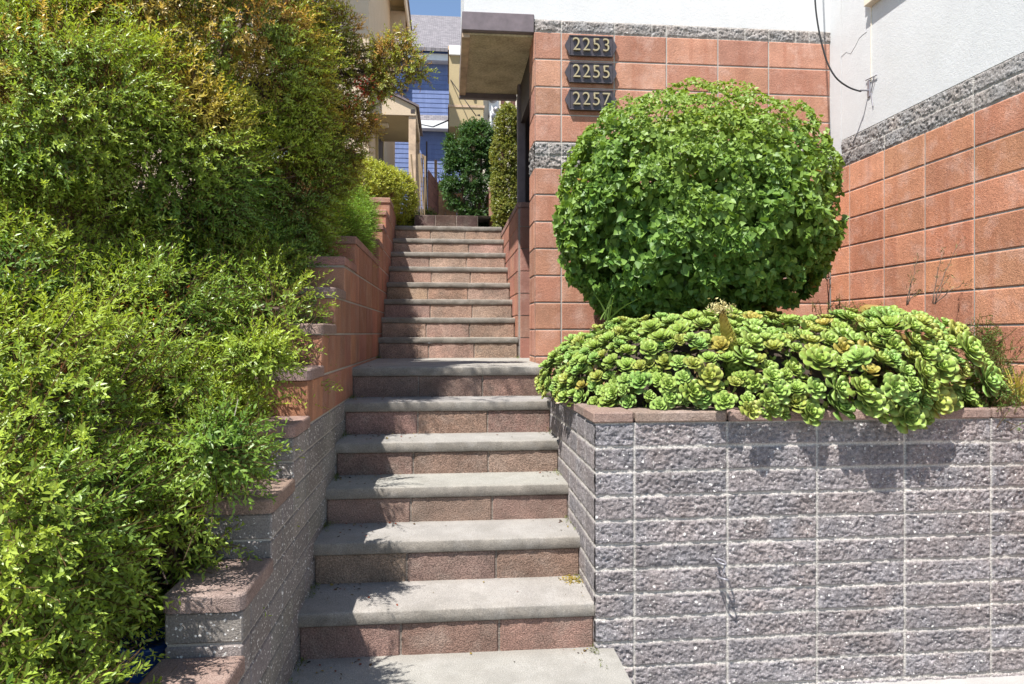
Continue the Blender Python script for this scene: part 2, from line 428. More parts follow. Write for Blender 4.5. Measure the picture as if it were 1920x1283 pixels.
for i, (a, b, zt) in enumerate(SEG):
    th = .235 if zt < .5 else .215
    mb = MB(); low = zt < .3
    b2 = b-.001
    # rounded corner cap
    x1, x0 = XL+(.006 if low else .004), XL-th
    y0 = a-.012
    r = .035 if low else .008
    poly = [(x1, b2), (x1, y0+r)]+[(x1-r+r*math.cos(t), y0+r-r*math.sin(t)) for t in np.linspace(.3,1.57,5)]
    poly += [(x0+r-r*math.sin(t), y0+r-r*math.cos(t)) for t in np.linspace(0,1.3,5)]+[(x0, b2)]
    ce = .008
    def ring(s, z): 
        cx, cy = (x0+x1)/2, (y0+b2)/2
        return [(cx+(x-cx)*(1-s/(x1-x0)*2), cy+(y-cy)*(1-s/(b2-y0)*2), H+zt+z) for x, y in poly]
    rings = [ring(0,-.05), ring(0,-ce), ring(ce*.4,-ce*.3), ring(ce,0)]
    n = len(poly); vs = sum(rings, [])
    fs = [[q*n+(k+1)%n, q*n+k, (q+1)*n+k, (q+1)*n+(k+1)%n] for q in range(3) for k in range(n)]
    fs = fs+[[3*n+k for k in range(n)][::-1], [k for k in range(n)]]
    mb.add(vs, fs, jit(PINK if low else (.38,.21,.16), .08))
    mb.build('coping_cap', M['cap'], rw)

# ================================================================== PLANTER WALL (grey split face) on the right
GY = 2.85; GX = .622; RX = 2.99
pw = thing('planter_wall', 'grey split-face block planter wall with pink coping, beside the bottom steps', 'wall', (1.8,GY,0))
zs = [H-.382-.1038*k for k in range(0,11)][::-1]; zs = [zs[0]-.1038*2, zs[0]-.1038]+zs
US = [GX, .79, 1.200, 1.606, 2.013, 2.424, RX]
per = []
for k in range(len(zs)-1): per.append(US)
split_face('block_face', (0,GY,0), (1,0,0), per, zs, (0,-1,0), M['split'], pw, seed=11)
yj = [GY, 3.05, 3.25, 3.45, 3.86, 4.27, 4.68, 5.10]
split_face('block_face', (GX,0,0), (0,1,0), yj, zs, (-1,0,0), M['split'], pw, step=.006, seed=23, amp=.008, smoothness=.7)
mb = MB(); mb.box(GX+.02, RX-.01, GY+.02, GY+.2, -.05, H-.386); mb.box(GX+.02, GX+.2, GY+.2, 5.09, -.05, H-.386); mb.build('core', M['mortar'], pw)
for a, b in ((GX-.012,.79),(.79,1.2),(1.2,1.606),(1.606,2.013),(2.013,2.424),(2.424,RX)):
    mb = MB(); mb.box(a+(.0 if a < .7 else .004), b-.004, GY-.014, GY+.19, H-.381, H-.334, .007, jit(PINK,.1)); mb.build('coping_cap', M['cap'], pw)
for a, b in ((GY+.19,3.25),(3.25,3.66),(3.66,4.07),(4.07,4.48),(4.48,5.08)):
    mb = MB(); mb.box(GX-.012, GX+.19, a+.004, b-.004, H-.381, H-.334, .007, jit(PINK,.1)); mb.build('coping_cap', M['cap'], pw)
# shackle hook hanging from a block
def ringpts(c, ax, bx, ra, rb, a0=0, a1=2*math.pi, n=18):
    c = Vector(c); ax = Vector(ax); bx = Vector(bx)
    return [c+ax*ra*math.cos(t)+bx*rb*math.sin(t) for t in np.linspace(a0,a1,n)]
hc = U(1345,1048,GY-.012)
hk = thing('metal_hook', 'small galvanised eye hook with a ring, fixed to the grey block wall', 'hook', hc)
mb = MB(); mb.tube([(hc[0]-.012,GY+.01,hc[2]-.002),(hc[0]-.008,GY-.02,hc[2])], .004, 8); mb.tube(ringpts((hc[0],GY-.055,hc[2]+.002),(1,0,-.1),(0,1,0),.016,.034), .0042, 7, cap=False); mb.build('eye', M['grey'], hk, True)
h2 = U(1350,1080,GY-.03)
mb = MB(); mb.tube([(hc[0]+.004,GY-.085,hc[2]-.004),(h2[0]-.004,GY-.06,h2[2]-.002),(h2[0]-.012,GY+.0,h2[2]+.006)], .0036, 7); mb.tube(ringpts((h2[0],GY-.06,h2[2]),(1,0,-.25),(.0,1,-.2),.018,.036), .0042, 7, cap=False); mb.build('ring', M['grey'], hk, True)

# ================================================================== WHITE HOUSE (right): block base, stucco above, overhang
hs = thing('stucco_house', 'white stucco house on red block base with grey split bands', 'house', (3,6,0))
FY = 5.10
zB = [H+z for z in (1.245,1.44)]           # middle band
zT = (H+2.27, H+2.365)
us = [.65,.852]+[.852+.4075*k for k in range(1,6)]; us[-1] = RX-.004
rows_lo = [H+1.245-.2032*k for k in range(0,9)][::-1]; rows_hi = [H+1.44+.2075*k for k in range(0,5)]
rb = MB(); mo = MB()
red_face((0,FY,0), (1,0,0), us, rows_lo, (0,-1,0), rb, mo)
red_face((0,FY,0), (1,0,0), us, rows_hi, (0,-1,0), rb, mo)
# return face of the pillar (facing the stairs)
red_face((.65,0,0), (0,1,0), [FY-.007,5.40], rows_lo, (-1,0,0), rb, mo); red_face((.65,0,0), (0,1,0), [FY-.007,5.40], rows_hi, (-1,0,0), rb, mo)
rb.build('front_block_wall', M['red'], hs); 
split_face('front_block_band', (0,FY,0), (1,0,0), [us, [.65,.755]+us[1:]], [zB[0],zB[0]+.096,zB[1]], (0,-1,0), M['split'], hs, cols=(.34,.31,.29), seed=31, amp=.022, step=.006)
split_face('front_block_band', (0,FY,0), (1,0,0), [.65,.852,1.26,1.55,1.665,2.072,2.29,2.48,2.70,2.81,RX-.004], [zT[0],zT[1]], (0,-1,0), M['split'], hs, cols=(.34,.31,.29), seed=37, amp=.02, step=.006)
split_face('front_block_band', (.65,0,0), (0,1,0), [FY-.008,5.40], [zB[0],zB[0]+.096,zB[1]], (-1,0,0), M['split'], hs, cols=(.34,.31,.29), seed=33, amp=.026, step=.006)
split_face('front_block_band', (.65,0,0), (0,1,0), [FY-.008,5.40], [zT[0],zT[1]], (-1,0,0), M['split'], hs, cols=(.34,.31,.29), seed=34, amp=.02, step=.006)
# side wall
yS = [FY-.002, 4.843]+[4.843-.4045*k for k in range(1,9)]
yS = yS[::-1]
rb2 = MB(); rows_s = [H+1.262-.2032*k for k in range(0,13)][::-1]
red_face((RX,0,0), (0,1,0), yS, rows_s, (-1,0,0), rb2, mo, cols=(.56,.255,.15))
rb2.build('side_block_wall', M['red'], hs); mo.build('mortar', M['mortar'], hs)
zS = [H+1.262, H+1.366, H+1.47]
split_face('side_block_band', (RX,0,0), (0,1,0), [[1.6,2.42,3.23,3.634,4.43,4.945],[1.6,2.0,2.83,3.634,4.945]], zS, (-1,0,0), M['split'], hs, cols=(.34,.31,.29), seed=41, amp=.016, step=.006)
mb = MB(); mb.box(RX-.003, RX+.25, 1.6, 4.945, zS[2]-.002, H+5.2); mb.box(RX-.005, RX+.25, 4.951, FY+.02, zS[0], H+5.2); mb.build('side_stucco_wall', M['stucco'], hs)
mb = MB(); mb.box(RX+.004, RX+.2, 4.94, 4.956, zS[0], H+5.2, 0, (.3,.3,.3)); mb.build('control_joint', M['mortar'], hs)
mb = MB(); mb.box(.12, RX+.2, FY+.004, FY+.3, zT[1], H+5.2); mb.box(.12,.42,FY+.3,6.42,zT[1]+.02,H+5.2); mb.build('front_stucco_wall', M['stucco'], hs)
mb = MB(); mb.box(RX+.004, 9, 1.6, 12, -.05, zS[2]-.01); mb.box(.72, RX, FY+.02, 5.40, -.05, zT[1]-.005); mb.box(.66,.72,FY+.01,5.40,H-.3,zT[1]-.005); mb.build('core', M['mortar'], hs)
# overhang: fascia, soffit
mb = MB(); mb.box(.105,.645,FY-.004,FY+.05,H+2.262,H+2.40,.004); mb.box(.105,.15,FY+.05,6.45,H+2.262,H+2.40,.004); mb.box(.105,.645,6.40,6.45,H+2.20,H+2.40,.004); mb.build('fascia', M['steel'], hs)
mb = MB(); mb.box(.15,1.9,FY+.05,6.40,H+2.25,H+2.30); mb.build('soffit', M['soffit'], hs)
mb = MB(); mb.box(.105,.165,FY+.045,6.42,H+2.225,H+2.262,.004); mb.build('soffit_trim', M['tan'], hs)
mb = MB(); mb.box(.655,.70,5.40,6.5,H+1.9,H+2.26); mb.box(.74,2.6,6.62,6.7,H-.3,H+2.26); mb.box(.86,.90,5.40,6.62,H-.22,H+2.26); mb.build('entry_panel', M['dark'], hs)
mb = MB(); mb.box(.628,.70,6.14,6.21,H+1.178,H+2.26,.004); mb.build('steel_post', M['steel'], hs)
# side window sill trim at the top right
w0 = U(1640,0,4.4)
wn = MB(); ys0 = 2.99/math.tan(math.atan((1633-CX)/F)+YAW)
zz = H+(625-14)/F*(ys0*math.cos(YAW)+RX*math.sin(YAW))
wn.box(RX-.055, RX+.01, 2.2, ys0, zz, zz+.035, .004); wn.box(RX-.035, RX+.01, 2.2, ys0+.03, zz+.035, zz+.11, .004)
wn.build('window_sill', M['cream'], hs)
mb = MB(); mb.box(RX-.02,RX+.01,2.3,ys0-.02,zz+.11,zz+.9); mb.build('window', M['glass'], hs)
y1 = 2.99/math.tan(math.atan((1635-CX)/F)+YAW)
mb = MB(); mb.tube([(RX-.006,y1,zz+.5),(RX-.006,y1,H+1.78)], .004, 6); mb.build('conduit', M['cream'], hs)
# hairline crack in the stucco
mb = MB(); pts = [U(a,b,2.99/math.tan(math.atan((a-CX)/F)+YAW)) for a,b in ((1578,107),(1588,98),(1596,101),(1604,88),(1612,72),(1618,66),(1626,60))]
mb.tube([(RX-.0035,p[1],p[2]) for p in pts], .0016, 4, (.3,.3,.3)); mb.build('crack', M['mortar'], hs)

# wire and bracket
bp = (RX, 4.60, H+1.727)
wb = thing('wire_bracket', 'small grey cable bracket on the white side wall', 'bracket', bp)
mb = MB(); mb.box(RX-.012,RX,4.585,4.615,H+1.68,H+1.80,.003); mb.tube([(RX-.01,4.6,H+1.727),(RX-.07,4.6,H+1.727)], .006, 8); mb.build('plate', M['grey'], wb)
mb = MB(); mb.tube([(RX-.02,4.52,H+1.80),(RX-.012,4.57,H+1.70),(RX-.01,4.55,H+1.60)], .004, 6); mb.tube([(RX-.012,4.63,H+1.81),(RX-.014,4.50,H+1.80)], .004, 6); mb.build('hook', M['grey'], wb)
pts = [(RX-.07,4.6,H+1.727)]+[U(px,py,y) for px,py,y in ((1612,171,4.61),(1590,163,4.64),(1567,145,4.67),(1550,114,4.70),(1538,70,4.715),(1531,30,4.725),(1528,-5,4.73),(1526,-60,4.74))]+[(2.62,4.76,H+3.6),(2.62,4.78,H+5.2)]
P = []
for i in range(len(pts)-1):
    p0,p1,p2,p3 = [Vector(pts[max(0,min(len(pts)-1,i+k))]) for k in (-1,0,1,2)]
    for t in np.linspace(0,1,6,endpoint=False): P.append(.5*((2*p1)+(p2-p0)*t+(2*p0-5*p1+4*p2-p3)*t*t+(3*p1-p0-3*p2+p3)*t**3))
mb = MB(); mb.tube(P, .0062, 7); o = mb.build('black_cable', M['black'], None, True); tag(o, 'black cable hanging down to the bracket on the white side wall', 'cable')

# ------------------------------------------------------------------ house number plaques
def text_mesh(txt, size, ext):
    cu = bpy.data.curves.new('numerals', 'FONT'); cu.body = txt; cu.size = size; cu.extrude = ext; cu.offset = -.0012; cu.space_character = 1.10
    cu.align_x = 'CENTER'; cu.align_y = 'CENTER'
    t = bpy.data.objects.new('tmp', cu); C.objects.link(t); bpy.context.view_layer.update()
    me = bpy.data.meshes.new_from_object(t.evaluated_get(bpy.context.evaluated_depsgraph_get()))
    bpy.data.objects.remove(t); return me
for txt, py, which in (('2253',89,'topmost'),('2255',139,'middle one'),('2257',190,'lowest')):
    c = U(1107, py, FY-.01)
    t = thing('number_plaque', f'dark bronze house number plaque reading {txt}, {which} of the three', 'plaque', (c[0],FY-.022,c[2]), 'house number plaques on the block wall')
    hw, hh = .165, .077
    ear = [(hw,-hh),(hw+.012,-hh*.55),(hw+.020,-hh*.42),(hw+.030,-.012),(hw+.034,0)]
    right = ear+[(x,-y) for x,y in ear[:-1][::-1]]
    poly = right+[(-x,y) for x,y in right[::-1]]
    poly = [(x,y) for x,y in right]+[(-x,y) for x,y in right[::-1]]
    fn = lambda u,v,d: (c[0]+u, FY-.022-d, c[2]+v)
    mb = MB(); mb.prism(poly, fn, 0, .012); mb.box(c[0]-.1,c[0]+.1,FY-.022,FY-.002,c[2]-.03,c[2]+.03); mb.build('plate', M['bronze'], t)
    mb = MB(); q = .009
    for (a,b,e,f) in ((-hw,hw,hh-q,hh),(-hw,hw,-hh,-hh+q),(-hw,-hw+q*.7,-hh+q,hh-q),(hw-q*.7,hw,-hh+q,hh-q)):
        mb.box(c[0]+a, c[0]+b, FY-.0395, FY-.0335, c[2]+e, c[2]+f, .002)
    mb.build('rim', M['bronze'], t)
    me = text_mesh(txt, .140, .007); me.materials.append(M['gold']); o = link('numerals', me, t)
    o.location = (0,-.024,0); o.rotation_euler = (R(90),0,0); o.scale = (.98,1.0,1)
    for s in (-1,1):
        mb = MB(); mb.lathe((0,0,0), [(0,.004),(.004,.003),(.006,0)], 10); o = mb.build('screw', M['grey'], t, True); o.data.transform(Matrix.Rotation(R(90),4,'X')); o.location = (s*(hw+.013),-.012,0); 
        for v in o.data.vertices: v.co = v.co+Vector(wloc(t)) if False else v.co
# ------------------------------------------------------------------ low right stair wall
lw = thing('low_block_wall', 'low red block wall along the right edge of the upper stairs', 'wall', (.72,6.1,H-.22))
rb = MB(); mo = MB()
zr = [-.24+.2*k for k in range(0,8)]; zr[-1] = 1.13
for a, b in zip(zr[:-1], zr[1:]):
    for y0, y1 in ((6.153,6.46),(6.46,6.87),(6.87,7.27),(7.27,7.68),(7.68,8.09)):
        rb.box(.626,.82,y0+.004,y1-.004,H+a+.004,H+b-.004,.006,jit((.40,.18,.12),.12))
    # chamfered front end block
    fn = lambda u,v,d: (u,v,d)
    rb.prism([(.82,6.156),(.626,6.156),(.626,6.13),(.655,6.10),(.82,6.10)], fn, H+a+.004, H+b-.004, jit((.33,.16,.12),.1))
mo.box(.632,.815,6.108,8.08,H-.3,H+1.12,0,(.3,.26,.23))
rb.build('red_block', M['redwall'], lw); mo.build('mortar', M['mortar'], lw)
mb = MB(); mb.prism([(.825,8.1),(.62,8.1),(.62,6.13),(.65,6.095),(.825,6.095)], lambda u,v,d:(u,v,d), H+1.131, H+1.178, (.30,.17,.14)); mb.build('coping_cap', M['cap'], lw)
lw2 = thing('low_block_wall', 'short red block wall end beyond the top step, left of the ivy column', 'wall', (.62,8.6,H+1.24))
rb = MB()
for a, b in ((1.2,1.42),(1.42,1.60),(1.60,1.78)):
    for y0, y1 in ((8.5,8.9),(8.9,9.3)): rb.box(.52,.70,y0+.003,y1-.003,H+a+.004,H+b-.003,.006,jit((.42,.2,.14),.1))
rb.build('red_block', M['redwall'], lw2); mb = MB(); mb.box(.51,.71,8.48,9.3,H+1.78,H+1.83,.008,(.40,.23,.18)); mb.build('coping_cap', M['cap'], lw2)

# ================================================================== BACKGROUND HOUSES
bh = thing('beige_house', 'beige house with deep eaves and a small porch roof over its side door', 'house', (-1.07,9.4,H+1.38))
mb = MB(); mb.box(-7,-1.07,9.4,14.0,H+1.2,H+6.15); mb.build('wall', M['beige'], bh)
for y0 in np.arange(8.6,14.1,.62):
    mb = MB(); mb.box(-1.07,-.79,y0,y0+.05,H+6.02,H+6.12); mb.build('rafter', M['beige2'], bh)
mb = MB(); mb.box(-7.5,-.79,8.6,14.2,H+6.12,H+6.17,0); mb.build('eave', M['beige2'], bh)
mb = MB(); mb.box(-.79,-.76,8.57,14.2,H+5.98,H+6.24); mb.box(-7.5,-.79,8.57,8.6,H+5.98,H+6.24); mb.build('fascia', M['cream'], bh)
mb = MB(); mb.add([(-7.5,8.5,H+6.245),(-.73,8.5,H+6.245),(-.73,14.25,H+6.245),(-7.5,14.25,H+6.245),(-4,11.4,H+7.6)], [(0,1,4),(1,2,4),(2,3,4),(3,0,4),(3,2,1,0)]); mb.build('roof', M['steel'], bh)
mb = MB(); mb.tube([(-1.75,9.35,H+1.4),(-1.75,9.35,H+6.1)], .035, 10); mb.build('downspout', M['cream'], bh, True)
# side brackets
for y in (9.55,12.9):
    mb = MB(); mb.box(-1.069,-.8,y,y+.12,H+5.6,H+6.02); mb.build('bracket', M['beige'], bh)
# porch roof: front fascia slopes down to the right
mb = MB()
poly = [(-1.07,H+3.44),(-.445,H+3.15),(-.445,H+3.03),(-1.07,H+3.03)]
mb.prism(poly, lambda u,v,d:(u,d,v), 9.58, 9.62); mb.prism(poly, lambda u,v,d:(u,d,v), 10.9, 10.94); mb.box(-.46,-.44,9.62,10.9,H+3.03,H+3.14); mb.build('porch_gable', M['beige'], bh)
mb = MB(); mb.box(-1.07,-.46,9.62,10.9,H+3.035,H+3.06); mb.build('porch_ceiling', M['beige2'], bh)
mb = MB(); mb.prism([(-1.07,H+3.445),(-.40,H+3.135),(-.40,H+3.165),(-1.07,H+3.475)], lambda u,v,d:(u,d,v), 9.54, 11.0); mb.build('porch_roof', M['steel'], bh)
for x,y in ((-.50,9.60),(-.50,10.86)):
    mb = MB(); mb.box(x-.045,x+.055,y,y+.09,H+1.40,H+3.03,.004); mb.build('porch_post', M['tan'], bh)
mb = MB(); mb.box(-.515,-.46,9.575,9.581,H+3.06,H+3.11); mb.build('porch_lamp', M['dark'], bh)
mb = MB(); mb.box(-1.00,-.86,9.95,10.1,H+3.0,H+3.034,.006); mb.build('ceiling_lamp', M['cream'], bh)
d = MB(); d.box(-1.07,-1.045,10.35,11.15,H+1.42,H+3.42); do = d.build('door', M['dark'], bh)
mb = MB()
for y in (10.27,11.15): mb.box(-1.07,-1.035,y,y+.08,H+1.42,H+3.5)
mb.build('frame', M['beige2'], do)
def win(parent, x0, x1, z0, z1, y, frame='white'):
    mb = MB(); mb.box(x0,x1,y-.012,y,z0,z1); w = mb.build('window', M['glass'], parent)
    mb = MB(); q = .07
    mb.box(x0-q,x0,y-.035,y,z0-q,z1+q); mb.box(x1,x1+q,y-.035,y,z0-q,z1+q); mb.box(x0,x1,y-.035,y,z1,z1+q); mb.box(x0,x1,y-.035,y,z0-q,z0); mb.box((x0+x1)/2-.02,(x0+x1)/2+.02,y-.03,y,z0,z1)
    mb.build('frame', M[frame], w)
win(bh, -3.0,-1.85,H+2.4,H+3.4,9.4)

# blue house far behind
BY = 20.
b2 = thing('blue_house', 'blue clapboard house with grey shingle roof closing the view', 'house', (-1,BY,H+1.4))
mb = MB()
def laps(mb, x0, x1, z0, z1, y, ex=.135):
    z = z0
    while z < z1-.01:
        t = min(z+ex, z1)
        mb.add([(x0,y-.014,z),(x1,y-.014,z),(x1,y-.004,t),(x0,y-.004,t),(x0,y-.004,z),(x1,y-.004,z)], [(0,1,2,3),(4,5,1,0)]); z = t
laps(mb, -1.63, 6, H+1.3, H+7.95, BY); mb.build('siding', M['blue'], b2)
mb = MB(); mb.box(-8,6,BY,BY+10,H+1.2,H+7.95); mb.build('wall', M['dblue'], b2)
mb = MB(); mb.box(-1.74,-1.62,BY-.05,BY,H+1.3,H+7.9); mb.box(-1.62,6,BY-.05,BY+.02,H+1.3,H+1.38); mb.build('corner_board', M['dblue'], b2)
mb = MB(); mb.box(-2.3,6,BY-.30,BY,H+7.83,H+8.02); mb.build('eave_trim', M['white'], b2)
mb = MB(); mb.box(-2.3,6,BY-.36,BY-.30,H+8.02,H+8.14); mb.build('gutter', M['dblue'], b2)
# shingle roof with a shingle pattern
m, nt, out = mk('grey_shingles'); tc = nt.nodes.new('ShaderNodeTexCoord').outputs['Object']
mp = nd(nt, 'ShaderNodeMapping'); mp.inputs['Rotation'].default_value = (0,0,0); nt.links.new(tc, mp.inputs['Vector'])
br = nd(nt, 'ShaderNodeTexBrick', Scale=1.0); br.inputs['Color1'].default_value = (.13,.12,.125,1); br.inputs['Color2'].default_value = (.215,.195,.20,1); br.inputs['Mortar'].default_value = (.08,.07,.07,1)
br.inputs['Brick Width'].default_value = .13; br.inputs['Row Height'].default_value = .10; br.inputs['Mortar Size'].default_value = .006; nt.links.new(mp.outputs[0], br.inputs['Vector'])
p = nd(nt, 'ShaderNodeBsdfPrincipled', Roughness=.9); nt.links.new(br.outputs['Color'], p.inputs['Base Color']); nt.links.new(p.outputs[0], out.inputs[0]); M['shingle'] = m
mb = MB(); mb.add([(-2.4,BY-.42,H+8.14),(6,BY-.42,H+8.14),(6,BY+5.2,H+11.65),(-2.4,BY+5.2,H+11.65),(-2.4,BY+5.2,H+11.5),(6,BY+5.2,H+11.5),(6,BY-.42,H+8.04),(-2.4,BY-.42,H+8.04)], [(0,1,2,3),(4,5,6,7),(0,7,6,1),(3,2,5,4),(0,3,4,7),(1,6,5,2)]); mb.build('roof', M['shingle'], b2)
# skirt roof between storeys
mb = MB(); mb.add([(-1.0,BY-.36,H+6.08),(6,BY-.36,H+6.08),(6,BY-.03,H+6.34),(-1.0,BY-.03,H+6.34)], [(0,1,2,3)]); mb.build('skirt_roof', M['shingle'], b2)
mb = MB(); mb.box(-1.0,6,BY-.37,BY-.05,H+5.86,H+6.078); mb.build('skirt_trim', M['white'], b2)
mb = MB(); mb.box(-1.5,-1.2,BY-.20,BY-.035,H+7.0,H+7.9); mb.build('dark_panel', M['dblue'], b2)
for (x0,x1,z0,z1) in ((-2.6,-1.86,H+6.6,H+7.6),(-2.6,-1.9,H+4.2,H+5.7)):
    win(b2, x0, x1, z0, z1, BY-.02)
mb = MB(); mb.box(-2.12,-2.0,BY-1.5,BY-1.38,H+1.4,H+5.75); mb.build('porch_column', M['white'], b2)
mb = MB(); mb.box(-2.38,-2.25,BY-1.0,BY-.9,H+1.4,H+5.75); mb.build('porch_column', M['rwood'], b2)

# ochre neighbour with hanging bay on the right, beyond the overhang
oh = thing('ochre_house', 'ochre house with an overhanging bay, past the white house', 'house', (1,12,H+1.4))
mb = MB(); mb.box(.02,.62,12,13.6,H+3.62,H+4.95); mb.build('bay', M['beige2'], oh)
mb = MB(); mb.box(0,.64,11.985,13.62,H+3.96,H+4.0); mb.box(.0,.64,11.97,13.62,H+4.95,H+5.02); mb.box(.44,.48,11.97,12,H+4.1,H+4.8); mb.build('trim', M['tan'], oh)
mb = MB(); mb.box(.02,.22,11.94,12.1,H+4.86,H+5.02); mb.build('white_cap', M['white'], oh)
mb = MB(); mb.box(.62,5,12.2,16,H+1.2,H+7.5); mb.box(.3,.62,12.9,16,H+1.2,H+3.62); mb.build('wall', M['cream'], oh)
mb = MB()
for i,(dx,dz,r) in enumerate(((0.0,0,.075),(.06,-.19,.06),(-.02,-.31,.065))): 
    c = (.80+dx,12.16,H+4.18+dz); mb.lathe((0,0,0),[(0,.05),(r*.7,.045),(r,.0)],16)
    for q in range(len(mb.v)-48,len(mb.v)): x,y,z = mb.v[q]; mb.v[q] = (c[0]+x,c[1]-z,c[2]+y)
mb.build('meter_dial', M['grey'], oh, True)
mb = MB(); mb.box(.72,.9,12.17,12.2,H+3.5,H+4.3,.01); mb.tube([(.76,12.13,H+3.95),(.75,12.13,H+3.3)],.02,8); mb.tube([(.84,12.13,H+3.85),(.86,12.13,H+3.3)],.02,8); mb.build('meter_board', M['white'], oh)
for x,y,z1,w in ((.655,8.45,H+3.05,.055),(.79,8.6,H+3.1,.06)):
    mb = MB(); mb.box(x,x+w,y,y+w,H+1.2,z1); o = mb.build('timber_post', M['rwood']); tag(o, 'dark red timber post behind the ivy column' if x > .7 else 'dark red timber post between dark shrub and ivy column', 'post')
# gate, pillar, poles
g = thing('wooden_gate', 'cedar plank gate at the end of the path', 'gate', (.05,13,H+1.42))
mb = MB()
for k in range(7): mb.box(-.16+k*.11,-.16+k*.11+.105,13,13.02,H+1.42,H+2.62+.04*math.sin(k*.6),.003,None)
mb.build('planks', M['wood'], g); mb = MB(); mb.box(-.16,.6,13.021,13.06,H+1.7,H+1.8); mb.box(-.16,.6,13.021,13.06,H+2.35,H+2.45); mb.build('rail', M['wood'], g)
fp = thing('fence_panel', 'dark red board fence seen end on beside the cedar gate', 'fence', (-.2,12,H+1.42))
mb = MB()
for k in range(9): mb.add([( -.335+.0, 11.4+0*k, H+1.42+.145*k),(-.165,12.6,H+1.42+.145*k),(-.165,12.6,H+1.42+.145*k+.14),(-.335,11.4,H+1.42+.145*k+.14-(.06 if k==8 else 0)),(-.325,11.4,H+1.42+.145*k),(-.155,12.6,H+1.42+.145*k),(-.155,12.6,H+1.42+.145*k+.14),(-.325,11.4,H+1.42+.145*k+.14)],[(0,1,2,3),(7,6,5,4),(3,2,6,7),(0,3,7,4),(1,5,6,2),(0,4,5,1)])
mb.build('boards', M['rwood'], fp); mb = MB(); mb.box(-.17,-.10,12.5,12.58,H+1.42,H+2.78); mb.build('post', M['wood'], fp)
for (px,py0,py1,Y,w,mt,lab) in ((800,405,265,12.6,.028,'dark','thin dark pole standing before the blue siding'),(797,405,333,11.9,.06,'tan','short bare timber stake left of the red board fence'),(817,370,300,14.,.055,'tan','bare timber stake behind the cedar gate')):
    c = U(px, py1, Y); mb = MB(); mb.box(c[0]-w/2,c[0]+w/2,Y,Y+w,H+1.42,c[2],.004); o = mb.build('pole' if mt=='dark' else 'timber_stake', M[mt]); tag(o, lab, 'pole' if mt=='dark' else 'stake')
c0 = U(787,233,19.5); c1 = U(852,221,12.1); mid = [(c0[k]*.5+c1[k]*.5-(.12 if k==2 else 0)) for k in range(3)]
mb = MB(); mb.tube([c0,mid,c1,U(900,216,12)], .014, 6); o = mb.build('service_wire', M['black'],None,True); tag(o,'sagging black service wire in front of the blue siding','cable')
c0 = U(845,150,12.0); c1 = U(893,218,11.5)
mb = MB(); mb.tube([c0,c1], .008, 5); o = mb.build('thin_wire', M['black'],None,True); tag(o,'thin wire running down across the ochre bay','cable')

exec_veg = True
# ================================================================== VEGETATION
def unit(a): return a/np.maximum(np.linalg.norm(a,axis=1,keepdims=True),1e-9)
def rdir(n): return unit(rng.normal(size=(n,3)))
LEAF = (np.array([(0,0,0),(.5,.42,.03),(0,.5,-.10),(-.5,.42,.03),(0,1,-.08)]), [(0,1,4,2),(0,2,4,3)])
HEART = (np.array([(0,0,0),(.40,-.13,.05),(.56,.22,.06),(.30,.68,.0),(0,1.05,-.14),(-.30,.68,.0),(-.56,.22,.06),(-.40,-.13,.05),(0,.4,-.07)]), [(0,1,2,8),(8,2,3,4),(8,4,5,6),(0,8,6,7)])
STEM = (np.array([(-.5,0,0),(.5,0,0),(0,0,.0),(-.2,1,0),(.2,1,0)]), [(0,1,4,3)])
OVAL = (np.array([(0,0,0),(.38,.25,.05),(.42,.6,.04),(0,1,-.1),(-.42,.6,.04),(-.38,.25,.05),(0,.45,-.06)]), [(0,1,2,6),(6,2,3,4),(0,6,4,5)])
def place(tmpl, P, T, N, S, W, col, grad=None):
    tv, tf = tmpl; T = unit(T); sd = unit(np.cross(T,N)); n = np.cross(sd,T)
    V = (P[:,None,:]+S[:,None,None]*(tv[None,:,0:1]*W[:,None,None]*sd[:,None,:]+tv[None,:,1:2]*T[:,None,:]+tv[None,:,2:3]*n[:,None,:]))
    k = len(tv); c = np.repeat(col[:,None,:],k,1)
    if grad is not None: c = c*grad[None,:,None]
    return V.reshape(-1,3), c.reshape(-1,3), k, tf
def foliage(name, batches, mat, parent):
    Vs=[]; Cs=[]; L=[]; St=[]; b=0; ls=0
    for V,c,k,tf in batches:
        n = len(V)//k
        for_sz = {}
        flat = np.concatenate([np.array(f) for f in tf]); sizes = np.array([len(f) for f in tf])
        lp = (flat[None,:]+(np.arange(n)*k)[:,None]+b).ravel()
        stt = np.concatenate([[0],np.cumsum(sizes)[:-1]])
        St.append((stt[None,:]+(np.arange(n)*len(flat))[:,None]).ravel()+ls)
        L.append(lp); Vs.append(V); Cs.append(c); b += len(V); ls += len(lp)
    return mesh_np(name, np.concatenate(Vs), np.concatenate(L), np.concatenate(St), mat, parent, np.clip(np.concatenate(Cs),0,1))
def perp(D):
    a = np.cross(D, np.where(np.abs(D[:,2:3])<.9, np.array([[0,0,1.]]), np.array([[1.,0,0]]))); a = unit(a); return a, np.cross(D,a)
